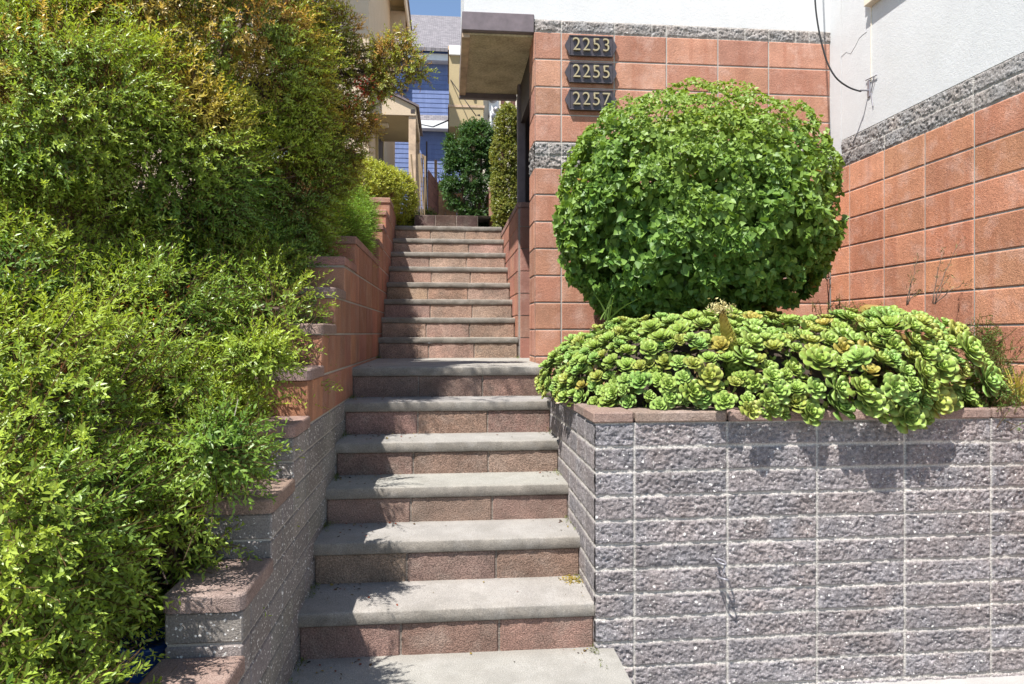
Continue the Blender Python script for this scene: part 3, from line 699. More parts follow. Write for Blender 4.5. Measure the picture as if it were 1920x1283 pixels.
def shoots(P, D, L, n, ll, lw, col, tipcol=None, spread=(75,28), droop=.0, tmpl=LEAF, stem=True, jitter=.25, bark=(.16,.10,.05)):
    out = []; N = len(P); a,b = perp(D); ph = rng.uniform(0,6.28,N)
    for i in range(n):
        t = (i+.6)/n
        g = ph+i*2.4+rng.normal(0,.3,N); ang = np.radians(spread[0]*(1-t)+spread[1]*t)+rng.normal(0,.18,N)
        q = a*np.cos(g)[:,None]+b*np.sin(g)[:,None]
        T = unit(D*np.cos(ang)[:,None]+q*np.sin(ang)[:,None]+rng.normal(0,jitter*.5,(N,3)))
        Nn = unit(D*np.sin(ang)[:,None]-q*np.cos(ang)[:,None]+np.array([-.1,-.15,.75])+rng.normal(0,jitter,(N,3)))
        pos = P+D*(L*t)[:,None]; pos[:,2] -= droop*L*t*t
        s = ll*(1-.35*t)*rng.uniform(.7,1.25,N)
        c = col*rng.uniform(.78,1.22,(N,1))
        if tipcol is not None: c = c*(1-t)+tipcol*t*rng.uniform(.85,1.15,(N,1))
        out.append(place(tmpl, pos, T, Nn, s, lw*rng.uniform(.85,1.15,N), c))
    if stem:
        out.append(place(STEM, P-D*(L*.5)[:,None], D, a, L*1.4, .003/L, np.tile(np.array(bark),(N,1))))
        out.append(place(STEM, P-D*(L*.5)[:,None], D, b, L*1.4, .003/L, np.tile(np.array(bark),(N,1))))
    return out
def cull(P, Nrm, keep_out=.12, back=.25):
    px,py,d = pix(P); vis = (px>-120)&(px<2040)&(py>-120)&(py<1400)&(d>.2)
    cam = np.array([0,0,H]); f = np.einsum('ij,ij->i', unit(cam-P), Nrm) > -.35
    r = rng.random(len(P)); return np.where(vis, np.where(f, True, r<back), r<keep_out)
def blob_surface(blobs, dens, disp=.12, nsc=4.0, seed=0, shrink=1.0, inside=.88, zmin=None):
    Ps=[]; Ns=[]
    for c in blobs:
        c = np.array(c, float); r = c[3:6]*shrink
        area = 4*math.pi*(((r[0]*r[1])**1.6+(r[0]*r[2])**1.6+(r[1]*r[2])**1.6)/3)**(1/1.6)
        n = int(area*dens); u = rdir(n); Ps.append(c[:3]+u*r); Ns.append(unit(u/r))
    P = np.concatenate(Ps); N = np.concatenate(Ns)
    ok = np.ones(len(P),bool)
    for c in blobs:
        c = np.array(c,float); q = (P-c[:3])/(c[3:6]*shrink); ok &= (np.einsum('ij,ij->i',q,q) > inside**2)
    P, N = P[ok], N[ok]
    P = P+N*((fbm(P*nsc,3,seed)-.5)*2*disp)[:,None]
    if zmin is not None:
        k = P[:,2] > zmin(P); P,N = P[k],N[k]
    return P, N
def branches(parent, root, tips, r0=.05, mat=None, name='branch', wig=.12):
    for t in tips:
        a = np.array(root,float); b = np.array(t,float); m = 7; pts=[]; w = rng.normal(0,wig,(3,))
        for i in range(m):
            s = i/(m-1); p = a*(1-s)+b*s+w*math.sin(s*math.pi)+np.array([0,0,.25*math.sin(s*math.pi)*np.linalg.norm(b-a)*.4])+rng.normal(0,.012,3)
            pts.append(p)
        mb = MB(); mb.tube(pts, list(np.linspace(r0,r0*.22,m)), 7); mb.build(name, mat or M['bark'], parent, True)

# ---- the big berry shrub on the left
h = H
BL = [(-1.22,1.62,h-1.08,.42,.42,.40),(-1.42,2.0,h-.62,.50,.48,.42),(-1.2,2.62,h-.70,.33,.35,.26),(-1.5,2.45,h-.30,.56,.52,.40),(-1.13,3.0,h-.47,.33,.42,.33),
      (-1.25,3.55,h-.08,.45,.50,.42),(-1.95,3.2,h+.35,.6,.5,.5),(-2.0,3.25,h+.95,.72,.5,.5),(-1.42,3.55,h+.85,.42,.42,.4),(-1.3,4.2,h+.35,.50,.55,.45),(-1.75,4.1,h+.95,.7,.6,.6),(-2.4,3.0,h+.65,.7,.5,.6),(-2.7,3.7,h+1.5,.95,.8,.8),
      (-1.15,4.2,h+.95,.42,.45,.45),(-1.3,3.9,h+1.5,.55,.5,.5),(-1.05,4.3,h+1.45,.34,.4,.38),(-1.17,4.2,h+2.0,.42,.4,.42),
      (-1.55,4.0,h+1.95,.45,.42,.42),(-2.2,4.3,h+2.2,.9,.7,.6),(-3.0,4.4,h+2.3,1.,.9,.8),(-1.3,3.2,h+2.1,.27,.28,.2),(-.95,3.3,h+2.6,.3,.34,.18),
      (-2.1,4.9,h+1.1,.95,.4,.9),(-1.03,4.4,h+.55,.25,.35,.26),(-1.03,3.78,h+.12,.25,.28,.20),(-.95,3.3,h-.16,.2,.24,.17),(-1.0,2.38,h-.66,.24,.28,.17),(-.97,2.72,h-.46,.2,.25,.17),(-.74,2.3,h-.38,.11,.16,.10),(-.72,2.75,h-.12,.11,.15,.10),(-.76,3.2,h+.12,.10,.15,.10),(-1.8,2.7,h+.10,.28,.3,.26),(-1.25,3.0,h+.02,.22,.28,.22)]
BR = []
for px_,py_,r_ in ((650,125,42),(690,122,32),(725,108,30),(750,84,26),(762,122,30),(783,132,17),(735,148,28),(700,165,26),(668,212,36),(640,268,44),(688,240,22),(610,200,52),(652,312,24),(630,60,40),(600,330,60)):
    c_ = U(px_,py_,4.35); r_ = r_/1280*4.35*.86; BR.append((*c_,r_,r_*1.1,r_*.85))
sh = thing('berry_shrub', 'tall unclipped shrub with narrow lime leaves spilling over the left wall', 'shrub', (-1.7,3.6,h-.4))
def shrub_cols(P, n):
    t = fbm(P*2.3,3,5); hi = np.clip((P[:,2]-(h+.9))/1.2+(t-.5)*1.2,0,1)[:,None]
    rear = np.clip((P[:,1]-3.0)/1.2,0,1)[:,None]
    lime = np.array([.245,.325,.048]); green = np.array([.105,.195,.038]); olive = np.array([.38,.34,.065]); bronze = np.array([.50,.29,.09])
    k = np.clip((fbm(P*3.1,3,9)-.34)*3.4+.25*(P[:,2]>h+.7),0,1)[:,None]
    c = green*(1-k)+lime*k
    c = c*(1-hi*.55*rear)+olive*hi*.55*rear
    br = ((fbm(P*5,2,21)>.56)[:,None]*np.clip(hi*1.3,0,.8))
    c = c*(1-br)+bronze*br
    return c*rng.uniform(.85,1.15,(len(P),1))
bat = []
for shrink, dens, ln, disp, keep in ((1.0,860,.15,.24,1.0),(.86,620,.13,.18,1.0),(.70,440,.14,.10,1.0)):
    P,N = blob_surface(BL, dens, disp, 3.0, 3, shrink, inside=.88)
    k = cull(P,N); P,N = P[k],N[k]
    if shrink > .95:
        k = (fbm(P*4.2,3,13)*.6+fbm(P*9,2,14)*.4) > .50; P,N = P[k],N[k]
    elif shrink > .8:
        k = (fbm(P*4.2,3,13)*.6+fbm(P*9,2,14)*.4) > .43; P,N = P[k],N[k]
    D = unit(N+np.array([.15,-.15,.10])+rng.normal(0,.5,P.shape)); L = ln*rng.uniform(.5,1.35,len(P))
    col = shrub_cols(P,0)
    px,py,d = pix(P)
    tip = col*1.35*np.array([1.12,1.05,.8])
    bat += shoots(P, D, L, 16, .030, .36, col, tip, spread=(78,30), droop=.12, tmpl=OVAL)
P,N = blob_surface(BR, 1150, .06, 6, 8, 1.0, inside=.85); D = unit(N+np.array([.1,-.05,.3])+rng.normal(0,.5,P.shape))
bat += shoots(P, D, .08*rng.uniform(.5,1.4,len(P)), 13, .024, .38, shrub_cols(P,0)*np.array([1.15,1.0,.8]), np.where(rng.random((len(P),1))<.3,np.array([[.42,.22,.06]]),shrub_cols(P,0)*1.35))
# long free shoots arching out of the crown
P,N = blob_surface(BL, 120, .1, 4, 6, 1.0, inside=.95); k = cull(P,N,.05,.1); P,N = P[k],N[k]
D = unit(N+np.array([.15,-.3,.3])+rng.normal(0,.35,P.shape)); L = rng.uniform(.14,.28,len(P)); k = (P+D*L[:,None])[:,0] < -.58; P,D,L = P[k],D[k],L[k]
bat += shoots(P, D, L, 24, .030, .33, shrub_cols(P,0)*1.05, shrub_cols(P,0)*np.array([1.5,1.4,1.2]), spread=(70,35), droop=.35, tmpl=OVAL)
Pb,Nb = blob_surface([b for b in BL if b[2] > h+.7], 45, .2, 3, 3, 1.02, inside=.95); k = cull(Pb,Nb,.05,.05)&(fbm(Pb*2.2,2,51)>.46); Pb = np.concatenate([Pb[k], np.array([b[:3] for b in BR])])
nb_ = 46; Pc = np.repeat(Pb,nb_,0)+rng.normal(0,.028,(len(Pb)*nb_,3)); cb = np.repeat(np.where(rng.random((len(Pb),1))<.25,np.array([[.40,.17,.07]]),np.array([[.47,.36,.13]])),nb_,0)*rng.uniform(.6,1.3,(len(Pc),1))
bat.append(place((np.array([(0,0,0),(.5,.5,0),(0,1,0),(-.5,.5,0)]),[(0,1,2,3)]), Pc, rdir(len(Pc)), rdir(len(Pc)), rng.uniform(.006,.012,len(Pc)), np.full(len(Pc),.8), cb))
foliage('foliage', bat, M['leaf'], sh)
branches(sh, (-1.75,3.5,h-.55), [b[:3] for b in BL if b[2] < h+1.2], .045)
branches(sh, (-1.95,3.9,h-.1), [b[:3] for b in BL if h+2.3 > b[2] >= h+1.2 and b[1] > 3.5], .055)
branches(sh, (-1.7,3.6,h+2.3), [(-1.35,3.1,h+2.2),(-1.0,3.25,h+2.55),(-2.6,4.2,h+2.3)], .03, wig=.03)
branches(sh, (-1.25,4.25,h+1.4), [b[:3] for b in BR], .020, wig=.04)
# twiggy bare stems seen in the dark gaps
P,N = blob_surface(BL, 7, .05, 4, 15, .86, inside=.9); k = cull(P,N,.0,.0); P,N = P[k],N[k]
for p,nn in zip(P,N):
    d = unit((nn+rng.normal(0,.6,3))[None])[0]; L = rng.uniform(.12,.4); q = p-d*L*.6; mid = p+rng.normal(0,.02,3)
    mb = MB(); mb.tube([q,mid,p+d*L*.4], [.006,.004,.002], 4, cap=False); mb.build('twig', M['bark'], sh, True)
# dried berry clusters
bt = []
for (px_,py_,Y,n_,col) in ((290,592,2.9,40,(.55,.16,.03)),(150,682,2.5,36,(.36,.10,.04)),(690,170,4.3,60,(.42,.07,.03)),(560,35,3.9,50,(.35,.10,.04)),(20,185,3.0,50,(.5,.2,.05)),(190,210,3.4,60,(.30,.13,.06)),(230,985,2.2,50,(.40,.33,.06)),(640,205,4.2,40,(.40,.12,.04))):
    c = np.array(U(px_,py_,Y)); P = c+rng.normal(0,.05,(n_,3)); q = np.tile(col,(n_,1))*rng.uniform(.5,1.3,(n_,1))
    for k in range(4): bt.append(place((np.array([(0,0,0),(.5,.5,0),(0,1,0),(-.5,.5,0)]),[(0,1,2,3)]), P, rdir(n_), rdir(n_), np.full(n_,.014), np.full(n_,.9), q))
foliage('dried_berries', bt, M['dry'], sh)

# ---- clipped round bush
bu = thing('round_bush', 'dense clipped dome-shaped bush with heart-shaped glossy leaves in front of the block wall', 'bush', (1.60,4.22,h-.25))
BC = np.array([1.565,4.24,h+.775]); BRd = np.array([.875,.72,.765])
bat=[]
for shr, n, s0, s1 in ((1.0,36000,.020,.039),(.91,18000,.026,.05),(.79,8000,.035,.06),(.68,4000,.04,.07)):
    u = rdir(n); e = 2.2
    rad = (np.abs(u)**e).sum(1)**(-1/e)
    q = u*rad[:,None]
    P = BC+q*BRd*shr; N = unit(np.sign(q)*np.abs(q)**(e-1)/BRd)
    P = P+N*((fbm(P*4.2,3,31)-.5)*.13+(fbm(P*10,2,37)-.5)*.13)[:,None]
    k = P[:,2] > h-.05+(fbm(P*6,2,3)-.5)*.2; P,N = P[k],N[k]
    if shr > .85:
        k = (fbm(P*9.0,2,41)*.7+fbm(P*4,2,42)*.3 > (.48 if shr > .95 else .43)); P,N = P[k],N[k]
    Nn = unit(N*.9+np.array([-.1,-.25,.45])+rng.normal(0,.75,P.shape)); T = unit(rng.normal(0,.9,P.shape)+np.array([0,-.25,-.75])+N*.35); T = unit(T-Nn*np.einsum('ij,ij->i',T,Nn)[:,None]*.75)
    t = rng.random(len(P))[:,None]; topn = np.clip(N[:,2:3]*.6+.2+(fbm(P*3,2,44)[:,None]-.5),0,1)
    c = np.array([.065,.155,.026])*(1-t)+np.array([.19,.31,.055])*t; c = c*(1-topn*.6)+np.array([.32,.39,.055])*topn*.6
    y = (rng.random(len(P)) < .002)[:,None]; c = np.where(y, np.array([.32,.17,.05]), c)
    s = rng.uniform(s0,s1,len(P))*np.clip(1.0-.45*N[:,2]+(fbm(P*2.5,2,4)-.5)*.7,.5,1.15)
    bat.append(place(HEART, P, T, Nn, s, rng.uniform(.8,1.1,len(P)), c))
foliage('foliage', bat, M['ivy'], bu)
branches(bu, (1.62,4.3,h-.35), [tuple(BC+np.array(v)*BRd*.85) for v in ((-.6,-.3,.3),(.6,-.2,.3),(0,-.6,.2),(-.3,.3,.7),(.4,.3,.6),(-.8,-.2,-.3),(.8,-.1,-.3),(.2,-.7,-.4),(-.3,-.6,.6),(.3,-.5,.6))], .035)
# ---- planter soil mound
SC = np.array([1.655,3.80,h-.46]); SR = np.array([1.11,.98,.54])
def superq(u, e=3.2):
    rad = (np.abs(u)**e).sum(1)**(-1/e); q = u*rad[:,None]; return q
nu_,nv_ = 60,24
g_ = np.array([(math.cos(v)*math.cos(u), math.cos(v)*math.sin(u), math.sin(v)) for v in np.linspace(0,math.pi/2,nv_) for u in np.linspace(0,2*math.pi,nu_)])
q = superq(g_); P = SC+q*SR*np.array([.90,.86,.86]); P += (fbm(P*9,3,2)-.5)[:,None]*.05
P[:,1] = np.minimum(P[:,1],5.09)
idx = np.arange(nu_*nv_).reshape(nv_,nu_); f = np.stack([idx[:-1,:-1],idx[:-1,1:],idx[1:,1:],idx[1:,:-1]],-1).reshape(-1,4)
o = mesh_np('planter_soil', P, f.ravel(), np.arange(len(f))*4, M['soil']); o['kind']='structure'
mb = MB(); mb.box(GX+.19,RX-.005,GY+.19,FY-.01,h-.6,h-.345); o = mb.build('planter_bed', M['soil']); o['kind']='structure'

# ---- succulent rosettes
def rosette(seed, nl=30, flat=1.0, edge=(.55,.48,.20), base=(.25,.375,.07)):
    r = np.random.default_rng(seed); V=[]; Fc=[]; Cc=[]
    rows = [(0,.07),(.30,.13),(.60,.28),(.80,.34),(.93,.24),(1.0,.03)]
    for i in range(nl):
        t = (i+.5)/nl                                  # 0 inner .. 1 outer
        az = i*2.39996+r.normal(0,.08); el = R(78-70*t**.75*flat+r.normal(0,5)); ln = (.16+.84*t**.75)*.5*r.uniform(.9,1.08)*1.05
        cd = np.array([math.cos(az)*math.cos(el), math.sin(az)*math.cos(el), math.sin(el)]); sd = np.array([-math.sin(az),math.cos(az),0]); up = np.cross(cd,sd)*-1
        if up[2] < 0: up = -up
        up = np.cross(sd,cd); up = up if up[2]>0 else -up
        b0 = np.array([0,0,.10*(1-t)]) + cd*.02
        k = len(V); wid = ln*1.02
        for a,w in rows:
            curl = .10*ln*(a**2)
            for s,zz_ in ((-1,.10),(0,-.02),(1,.10),(0,-.13)):
                zz2 = zz_ if s != 0 or zz_ > -.1 else -.13*(1-a*.6)
                V.append(b0+cd*a*ln+sd*s*w*wid*1.0+up*(zz2*w*wid*1.2+curl))
                e = abs(s)*.55+(.45 if a > .93 else 0); e = min(e,1)*r.uniform(.6,1.0)
                c = np.array(base)*(1.28-.45*t)*(.9+.35*a); c = c*(1-.42*e)+np.array(edge)*.42*e
                if zz_ < -.1: c = c*np.array([1.15,.95,.9])
                Cc.append(c)
        for j in range(len(rows)-1):
            A = k+j*4; B = A+4
            Fc += [(A,A+1,B+1,B),(A+1,A+2,B+2,B+1),(A+2,A+3,B+3,B+2),(A+3,A,B,B+3)]
    st=[]; lp=[]
    for f_ in Fc: st.append(len(lp)); lp += list(f_)
    o = mesh_np('succulent_rosette', np.array(V), lp, st, M['succ'], None, np.array(Cc)); me = o.data; bpy.data.objects.remove(o); return me
ROS = [rosette(1,30),rosette(2,26,.9,base=(.25,.36,.07)),rosette(3,30,1.05,base=(.18,.32,.065)),rosette(4,22,.85,(.55,.30,.10),(.29,.35,.07)),rosette(5,26,.95,(.52,.30,.12),(.23,.34,.06)),rosette(6,24,1.1,base=(.24,.37,.08))]
ROS += [rosette(7,18,.8,(.6,.28,.10),(.36,.33,.07))]
cand = superq(rdir(9000)); Pn = SC+cand*SR; Nn = unit(np.sign(cand)*np.abs(cand)**2.2/SR)
px_,py_,_ = pix(Pn); lump = (fbm(Pn*4.0,2,61)-.5)*.16+(vn(Pn*11,62)-.5)*.05
Pn = Pn+Nn*lump[:,None]
px_,py_,_ = pix(Pn)
Pn[:,1] -= .085*np.exp(-((px_-1640)/170)**2)*(Nn[:,1]<-.35)*np.clip((Pn[:,2]-(h-.40))/.15,0.3,1)
bump_r = np.exp(-((px_-1700)/110)**2)*.04*(Nn[:,2]>.3); Pn[:,2] += bump_r
zlow = h-.328-.018*(px_ > 1420)-.05*(vn(np.stack([Pn[:,0]*5,Pn[:,0]*0,Pn[:,0]*0],1),77)>.55)
ok = (Pn[:,2] > zlow)&(Pn[:,1] < 3.95)&(Pn[:,0] < 2.74)&~((Pn[:,0]<.8)&(Pn[:,1]>4.6))
px_,py_,_ = pix(Pn); cam = np.array([0,0,h])
face = np.einsum('ij,ij->i',unit(cam-Pn),Nn); ok &= face > .02
acc=[]
for i in np.nonzero(ok)[0]:
    p = Pn[i]; fx = np.clip((p[0]-.75)/1.1,0,1); fy = np.clip((3.5-p[1])/.6,0,1)
    s = (.074+.028*fx*fy+.012*fx)*random.uniform(.62,1.35)
    if all((p[0]-q[0][0])**2+(p[1]-q[0][1])**2+(p[2]-q[0][2])**2 > (.30*(s+q[2]))**2 for q in acc):
        acc.append((p,Nn[i],s))
acc.sort(key=lambda q: -q[2]/np.linalg.norm(q[0]-cam))
RS = [(np.array([v.co[:] for v in m.vertices]), np.array([c.color[:3] for c in m.attributes['col'].data]), np.array([v for f in m.polygons for v in f.vertices])) for m in ROS]
rest=[[],[],[]]; nb=0
for q_, (p,nn,s) in enumerate(acc):
    ri = random.choice(range(6)) if random.random() < .84 else random.choice(range(3,7))
    d = Vector(nn)*.8+Vector((-.05,-.30,.38))+Vector(rng.normal(0,.22,3))
    rm = d.to_track_quat('Z','Y').to_matrix() @ Matrix.Rotation(random.uniform(0,6.28),3,'Z')
    loc = Vector(p)-Vector(nn)*s*(.12+random.uniform(-.15,.15)); k = s*1.2
    if q_ < 298:
        o = link('succulent_rosette', ROS[ri]); o.rotation_euler = rm.to_euler(); o.location = loc; o.scale = (k,)*3
        tag(o, 'light green succulent rosette crowded among its neighbours in the planter bed', 'succulent', 'succulent rosettes in the planter bed')
    else:
        V,c,L_ = RS[ri]; rest[0].append(V@np.array(rm).T*k+np.array(loc)); rest[1].append(c); rest[2].append(L_+nb); nb += len(V)
if nb:
    L_ = np.concatenate(rest[2]); o = mesh_np('succulent_mat', np.concatenate(rest[0]), L_, np.arange(0,len(L_),4), M['succ'], None, np.concatenate(rest[1])); tag(o,'mat of the smallest succulent rosettes at the back of the planter bed','succulents',None,'stuff')
print('rosettes', len(acc))
# infill: small leaves between rosettes
P = SC+superq(rdir(9000))*SR*rng.uniform(.90,.99,(9000,1)); k = (P[:,2]>h-.36)&(P[:,1]<4.2); P = P[k]
N = unit(P-SC); n = len(P)
bt = [place(OVAL, P, unit(N+rng.normal(0,.6,(n,3))), rdir(n), rng.uniform(.02,.05,n), np.full(n,.8), np.array([.20,.29,.055])*rng.uniform(.5,1.4,(n,1))*np.array([1,1,1]))]
Pd = P[:900]-N[:900]*.02; bt.append(place(OVAL, Pd, unit(rng.normal(0,.6,(900,3))+[0,-.3,-.8]), rdir(900), rng.uniform(.02,.045,900), np.full(900,.55), np.array([.36,.24,.12])*rng.uniform(.5,1.3,(900,1))))
o = foliage('succulent_undergrowth', bt, M['succ'], None); tag(o,'small loose succulent leaves filling the gaps between rosettes','ground cover',None,'stuff')

# flowering succulent
fc = U(1385,712,2.93)
fs_ = thing('flowering_succulent', 'succulent with a scaly upright stalk topped by a cream flower cluster', 'succulent', fc)
tp = np.array(U(1352,583,3.02)); b0 = np.array(fc)
n = 300; t = np.linspace(0,1,n); axis = b0[None]*(1-t[:,None])+tp[None]*t[:,None]; g = np.arange(n)*2.4
rad = .040*(1-t)**.8+.007; q = np.stack([np.cos(g),np.sin(g)*.9,0*g],1)
col = np.array([.20,.32,.06])*(1-t[:,None])+np.array([.36,.26,.09])*t[:,None]
foliage('stalk_leaves', [place(OVAL, axis+q*rad[:,None]*.55, unit(q*(1.1-.3*t[:,None])+np.array([-.08,0,.8])), unit(q+np.array([0,0,.1])), .052*(1-.72*t), np.full(n,.85), col*rng.uniform(.8,1.2,(n,1)))], M['succ'], fs_)
mb = MB(); mb.tube([b0,(b0+tp)/2,tp],[.022,.010,.006],8,(.17,.24,.05)); mb.build('stalk', M['succ'], fs_, True)
n = 260; P = tp+.9*rng.normal(0,1,(n,3))*[.026,.022,.017]+np.array([-.005,0,.012])
foliage('flower_head', [place(LEAF, P, rdir(n)+np.array([0,0,.5]), rdir(n), rng.uniform(.010,.020,n), np.full(n,.5), np.tile([.62,.55,.26],(n,1))*rng.uniform(.6,1.2,(n,1)))], M['dry'], fs_)
# paddle-leaved succulents with red margins
PAD = (np.array([(0,0,0),(.22,.25,.03),(.44,.55,.06),(.42,.85,.05),(.2,1.0,.02),(-.2,1.0,.02),(-.42,.85,.05),(-.44,.55,.06),(-.22,.25,.03),(0,.55,-.03)]), [(0,1,2,9),(9,2,3,4),(9,4,5),(9,5,6,7),(0,9,7,8)])
for (px0,py0,Y,n,s0,lab) in ((1642,615,3.30,7,.13,'paddle-leaved succulent with red edges against the red side wall'),(1712,672,2.98,6,.11,'orange-edged paddle-leaved succulent among the rosettes at right')):
    c = np.array(U(px0,py0,Y)); g = np.linspace(0,6.28,n,endpoint=False)+.4; T = unit(np.stack([np.cos(g)*.55,np.sin(g)*.55,np.full(n,.85)],1)+rng.normal(0,.12,(n,3))); N = unit(np.stack([-np.cos(g)*.8,-np.sin(g)*.8-.4,np.full(n,.55)],1))
    V,cc,k,tf = place(PAD, np.tile(c,(n,1)), T, N, s0*rng.uniform(.75,1.15,n), np.full(n,1.0), np.tile([.30,.33,.09],(n,1)))
    cc = cc.reshape(n,k,3); cc[:,2:8] = cc[:,2:8]*.4+np.array([.42,.17,.06])*.6; cc = cc.reshape(-1,3)
    o = foliage('paddle_succulent', [(V,cc,k,tf)], M['succ'], None); tag(o, lab, 'succulent')
# fine green creepers
def creeper(name, pts, col, lab, n=700, sd=.07, cat='plant', ll=.013, L=.05, kind=None, tip=None):
    Pp = np.concatenate([np.array(U(*p))+rng.normal(0,1,(n//len(pts),3))*[sd,sd*.7,sd*.8] for p in pts])
    D = unit(rng.normal(0,.6,Pp.shape)+np.array([0,-.25,.55])); N_ = len(Pp)
    o = foliage(name, shoots(Pp, D, np.full(N_,L)*rng.uniform(.6,1.3,N_), 10, ll, .38, np.tile(col,(N_,1)), None if tip is None else np.tile(tip,(N_,1))), M['leaf'], None)
    return tag(o, lab, cat, None, kind)
creeper('feathery_creeper', [(1848,655,3.35),(1862,690,3.2),(1868,725,3.05),(1855,750,2.95),(1872,760,2.9),(1840,640,3.5)], (.11,.20,.035), 'fine feathery green creeper at the right end of the planter', 900, .055)
creeper('feathery_creeper', [(1560,606,3.75),(1585,604,3.75),(1610,615,3.7)], (.13,.20,.04), 'fine green creeper at the back of the planter, below the bush', 420, .06)
creeper('feathery_creeper', [(1540,680,3.1),(1645,705,3.0)], (.10,.18,.04), 'small dark creeper sprigs between the rosettes', 160, .035)
# yellow grassy tuft + dry weeds
def blades(name, base, n, L, spread, col, lab, cat, w=.05, lean=(0,0,1), bow=.3, parent=None):
    Vs=[]; Cs=[]; F=[]; st=[]; base = np.array(base,float)
    for i in range(n):
        b = base+rng.normal(0,1,3)*[.04,.03,.005]; d = unit((np.array(lean,float)+rng.normal(0,spread,3))[None])[0]; l = L*rng.uniform(.6,1.2); sd = unit(np.cross(d,[.2,.9,.3])[None])[0]
        k = len(Vs); m = 6; c = np.array(col)*rng.uniform(.7,1.2)
        for j in range(m):
            t = j/(m-1); p = b+d*l*t+np.array([d[0],d[1],-.6])*bow*l*t*t; ww = w*l*(1-t)**.7*.5+.0006
            Vs += [p-sd*ww, p+sd*ww]; Cs += [c,c]
        for j in range(m-1): st.append(len(F)); F += [k+2*j,k+2*j+1,k+2*j+3,k+2*j+2]
    o = mesh_np(name, np.array(Vs), F, st, M['dry'], parent, np.array(Cs))
    return tag(o, lab, cat) if parent is None else o
blades('grass_tuft', U(1912,752,2.95), 70, .17, .45, (.42,.36,.06), 'yellow grassy tuft at the far right end of the planter', 'grass tuft', .05)
blades('grass_tuft', U(1140,600,3.75), 6, .20, .4, (.16,.25,.05), 'loose grass blades under the left side of the round bush', 'grass tuft', .04)
def weed(base, stems, lab, col=(.20,.15,.07)):
    t = thing('dry_weed', lab, 'weed', base)
    for (px,py,Y) in stems:
        mb = MB(); bat=[]
        e = np.array(U(px,py,Y)); b = np.array(base); m = 8
        pts = [b*(1-s)+e*s+np.array([0,0,.02*math.sin(3.1*s)])+rng.normal(0,.004,3) for s in np.linspace(0,1,m)]
        mb.tube(pts, list(np.linspace(.0035,.001,m)), 5, col)
        for p in pts[3:]:
            for k in range(5):
                d = unit(((e-b)/np.linalg.norm(e-b)+rng.normal(0,.7,3))[None]); bat.append(place(LEAF, np.array([p])+rng.normal(0,.008,(1,3)), d, rdir(1), np.array([rng.uniform(.01,.03)]), np.array([.25]), np.array([[.26,.20,.09]])*rng.uniform(.6,1.2)))
        mb.build('stem', M['bark'], t, True); foliage('seed_head', bat, M['dry'], t)
weed(U(1752,572,3.60), [(1765,470,3.62),(1800,450,3.6),(1815,530,3.5),(1780,520,3.6)], 'tall dry brown weed against the red side wall')
weed(U(1700,572,3.75), [(1724,480,3.8),(1712,520,3.75),(1728,545,3.7)], 'thin dry weed left of the taller weed by the side wall')
weed(U(1553,585,4.5), [(1551,490,4.6),(1556,510,4.6)], 'slender green weed in the corner behind the bush', (.2,.25,.1))

# ---- other shrubs
def leafy_shrub(name, blobs, dens, n, ll, lw, c0, c1, lab, L=.09, shells=((1,1),(.85,.7)), tmpl=LEAF, disp=.05, hole=.0, mat='leaf', up=.35, root=None, cat='shrub', spread=(75,30)):
    t = thing(name, lab, cat, root or (blobs[0][0],blobs[0][1],blobs[0][2]-blobs[0][5])); bat=[]
    for s,dm in shells:
        P,N = blob_surface(blobs, dens*dm, disp, 6, 4, s, inside=.88); k = cull(P,N,.3,.3); P,N = P[k],N[k]
        if hole: k = fbm(P*7,2,8) > hole; P,N = P[k],N[k]
        D = unit(N+np.array([0,-.1,up])+rng.normal(0,.45,P.shape)); r = rng.random((len(P),1))
        c = np.array(c0)*(1-r)+np.array(c1)*r
        bat += shoots(P, D, L*rng.uniform(.5,1.3,len(P)), n, ll, lw, c, c*1.2, tmpl=tmpl, spread=spread)
    foliage('foliage', bat, M[mat], t)
    branches(t, t.location, [b[:3] for b in blobs], .025, wig=.05); return t
leafy_shrub('yellow_shrub', [(-.92,7.9,h+1.62,.36,.40,.30),(-.68,8.35,h+1.62,.27,.3,.30),(-.62,8.5,h+1.35,.2,.25,.25),(-1.25,7.6,h+1.5,.35,.4,.3)], 1500, 10, .026, .5, (.47,.46,.06), (.36,.42,.06), 'rounded yellow-green shrub behind the top of the left stepped wall', L=.07, root=(-.9,8.0,h+1.2))
leafy_shrub('feathery_shrub', [(-1.03,6.1,h+1.0,.32,.45,.30),(-.98,5.5,h+.80,.28,.4,.26),(-1.2,5.0,h+.75,.35,.4,.35),(-1.3,6.4,h+1.2,.35,.5,.3),(-.84,5.75,h+.70,.12,.3,.18)], 1700, 16, .026, .17, (.22,.42,.05), (.32,.50,.07), 'soft bright green feathery shrub spilling over the left wall by the landing', L=.12, root=(-1.1,5.8,h+.4), spread=(60,20))
leafy_shrub('dark_shrub', [(.30,9.0,h+2.35,.28,.3,.34),(.32,9.0,h+1.95,.32,.32,.38),(.44,9.0,h+1.6,.20,.25,.25),(.42,8.9,h+2.5,.16,.2,.2),(.18,9.0,h+2.1,.2,.22,.3)], 900, 9, .055, .45, (.030,.075,.018), (.06,.12,.028), 'dark glossy upright shrub on the right at the top of the stairs', L=.10, hole=.42, tmpl=OVAL, mat='ivy', root=(.36,9.0,h+1.3))
leafy_shrub('ivy_column', [(.72,8.2,h+2.45,.13,.2,.28),(.70,8.2,h+2.1,.15,.2,.33),(.70,8.2,h+1.7,.15,.2,.33),(.69,8.15,h+1.4,.12,.2,.22)], 2200, 8, .030, .55, (.13,.17,.03), (.24,.23,.05), 'narrow column of variegated ivy beside the steel post', L=.05, tmpl=OVAL, disp=.03, root=(.70,8.2,h+1.2), cat='ivy')
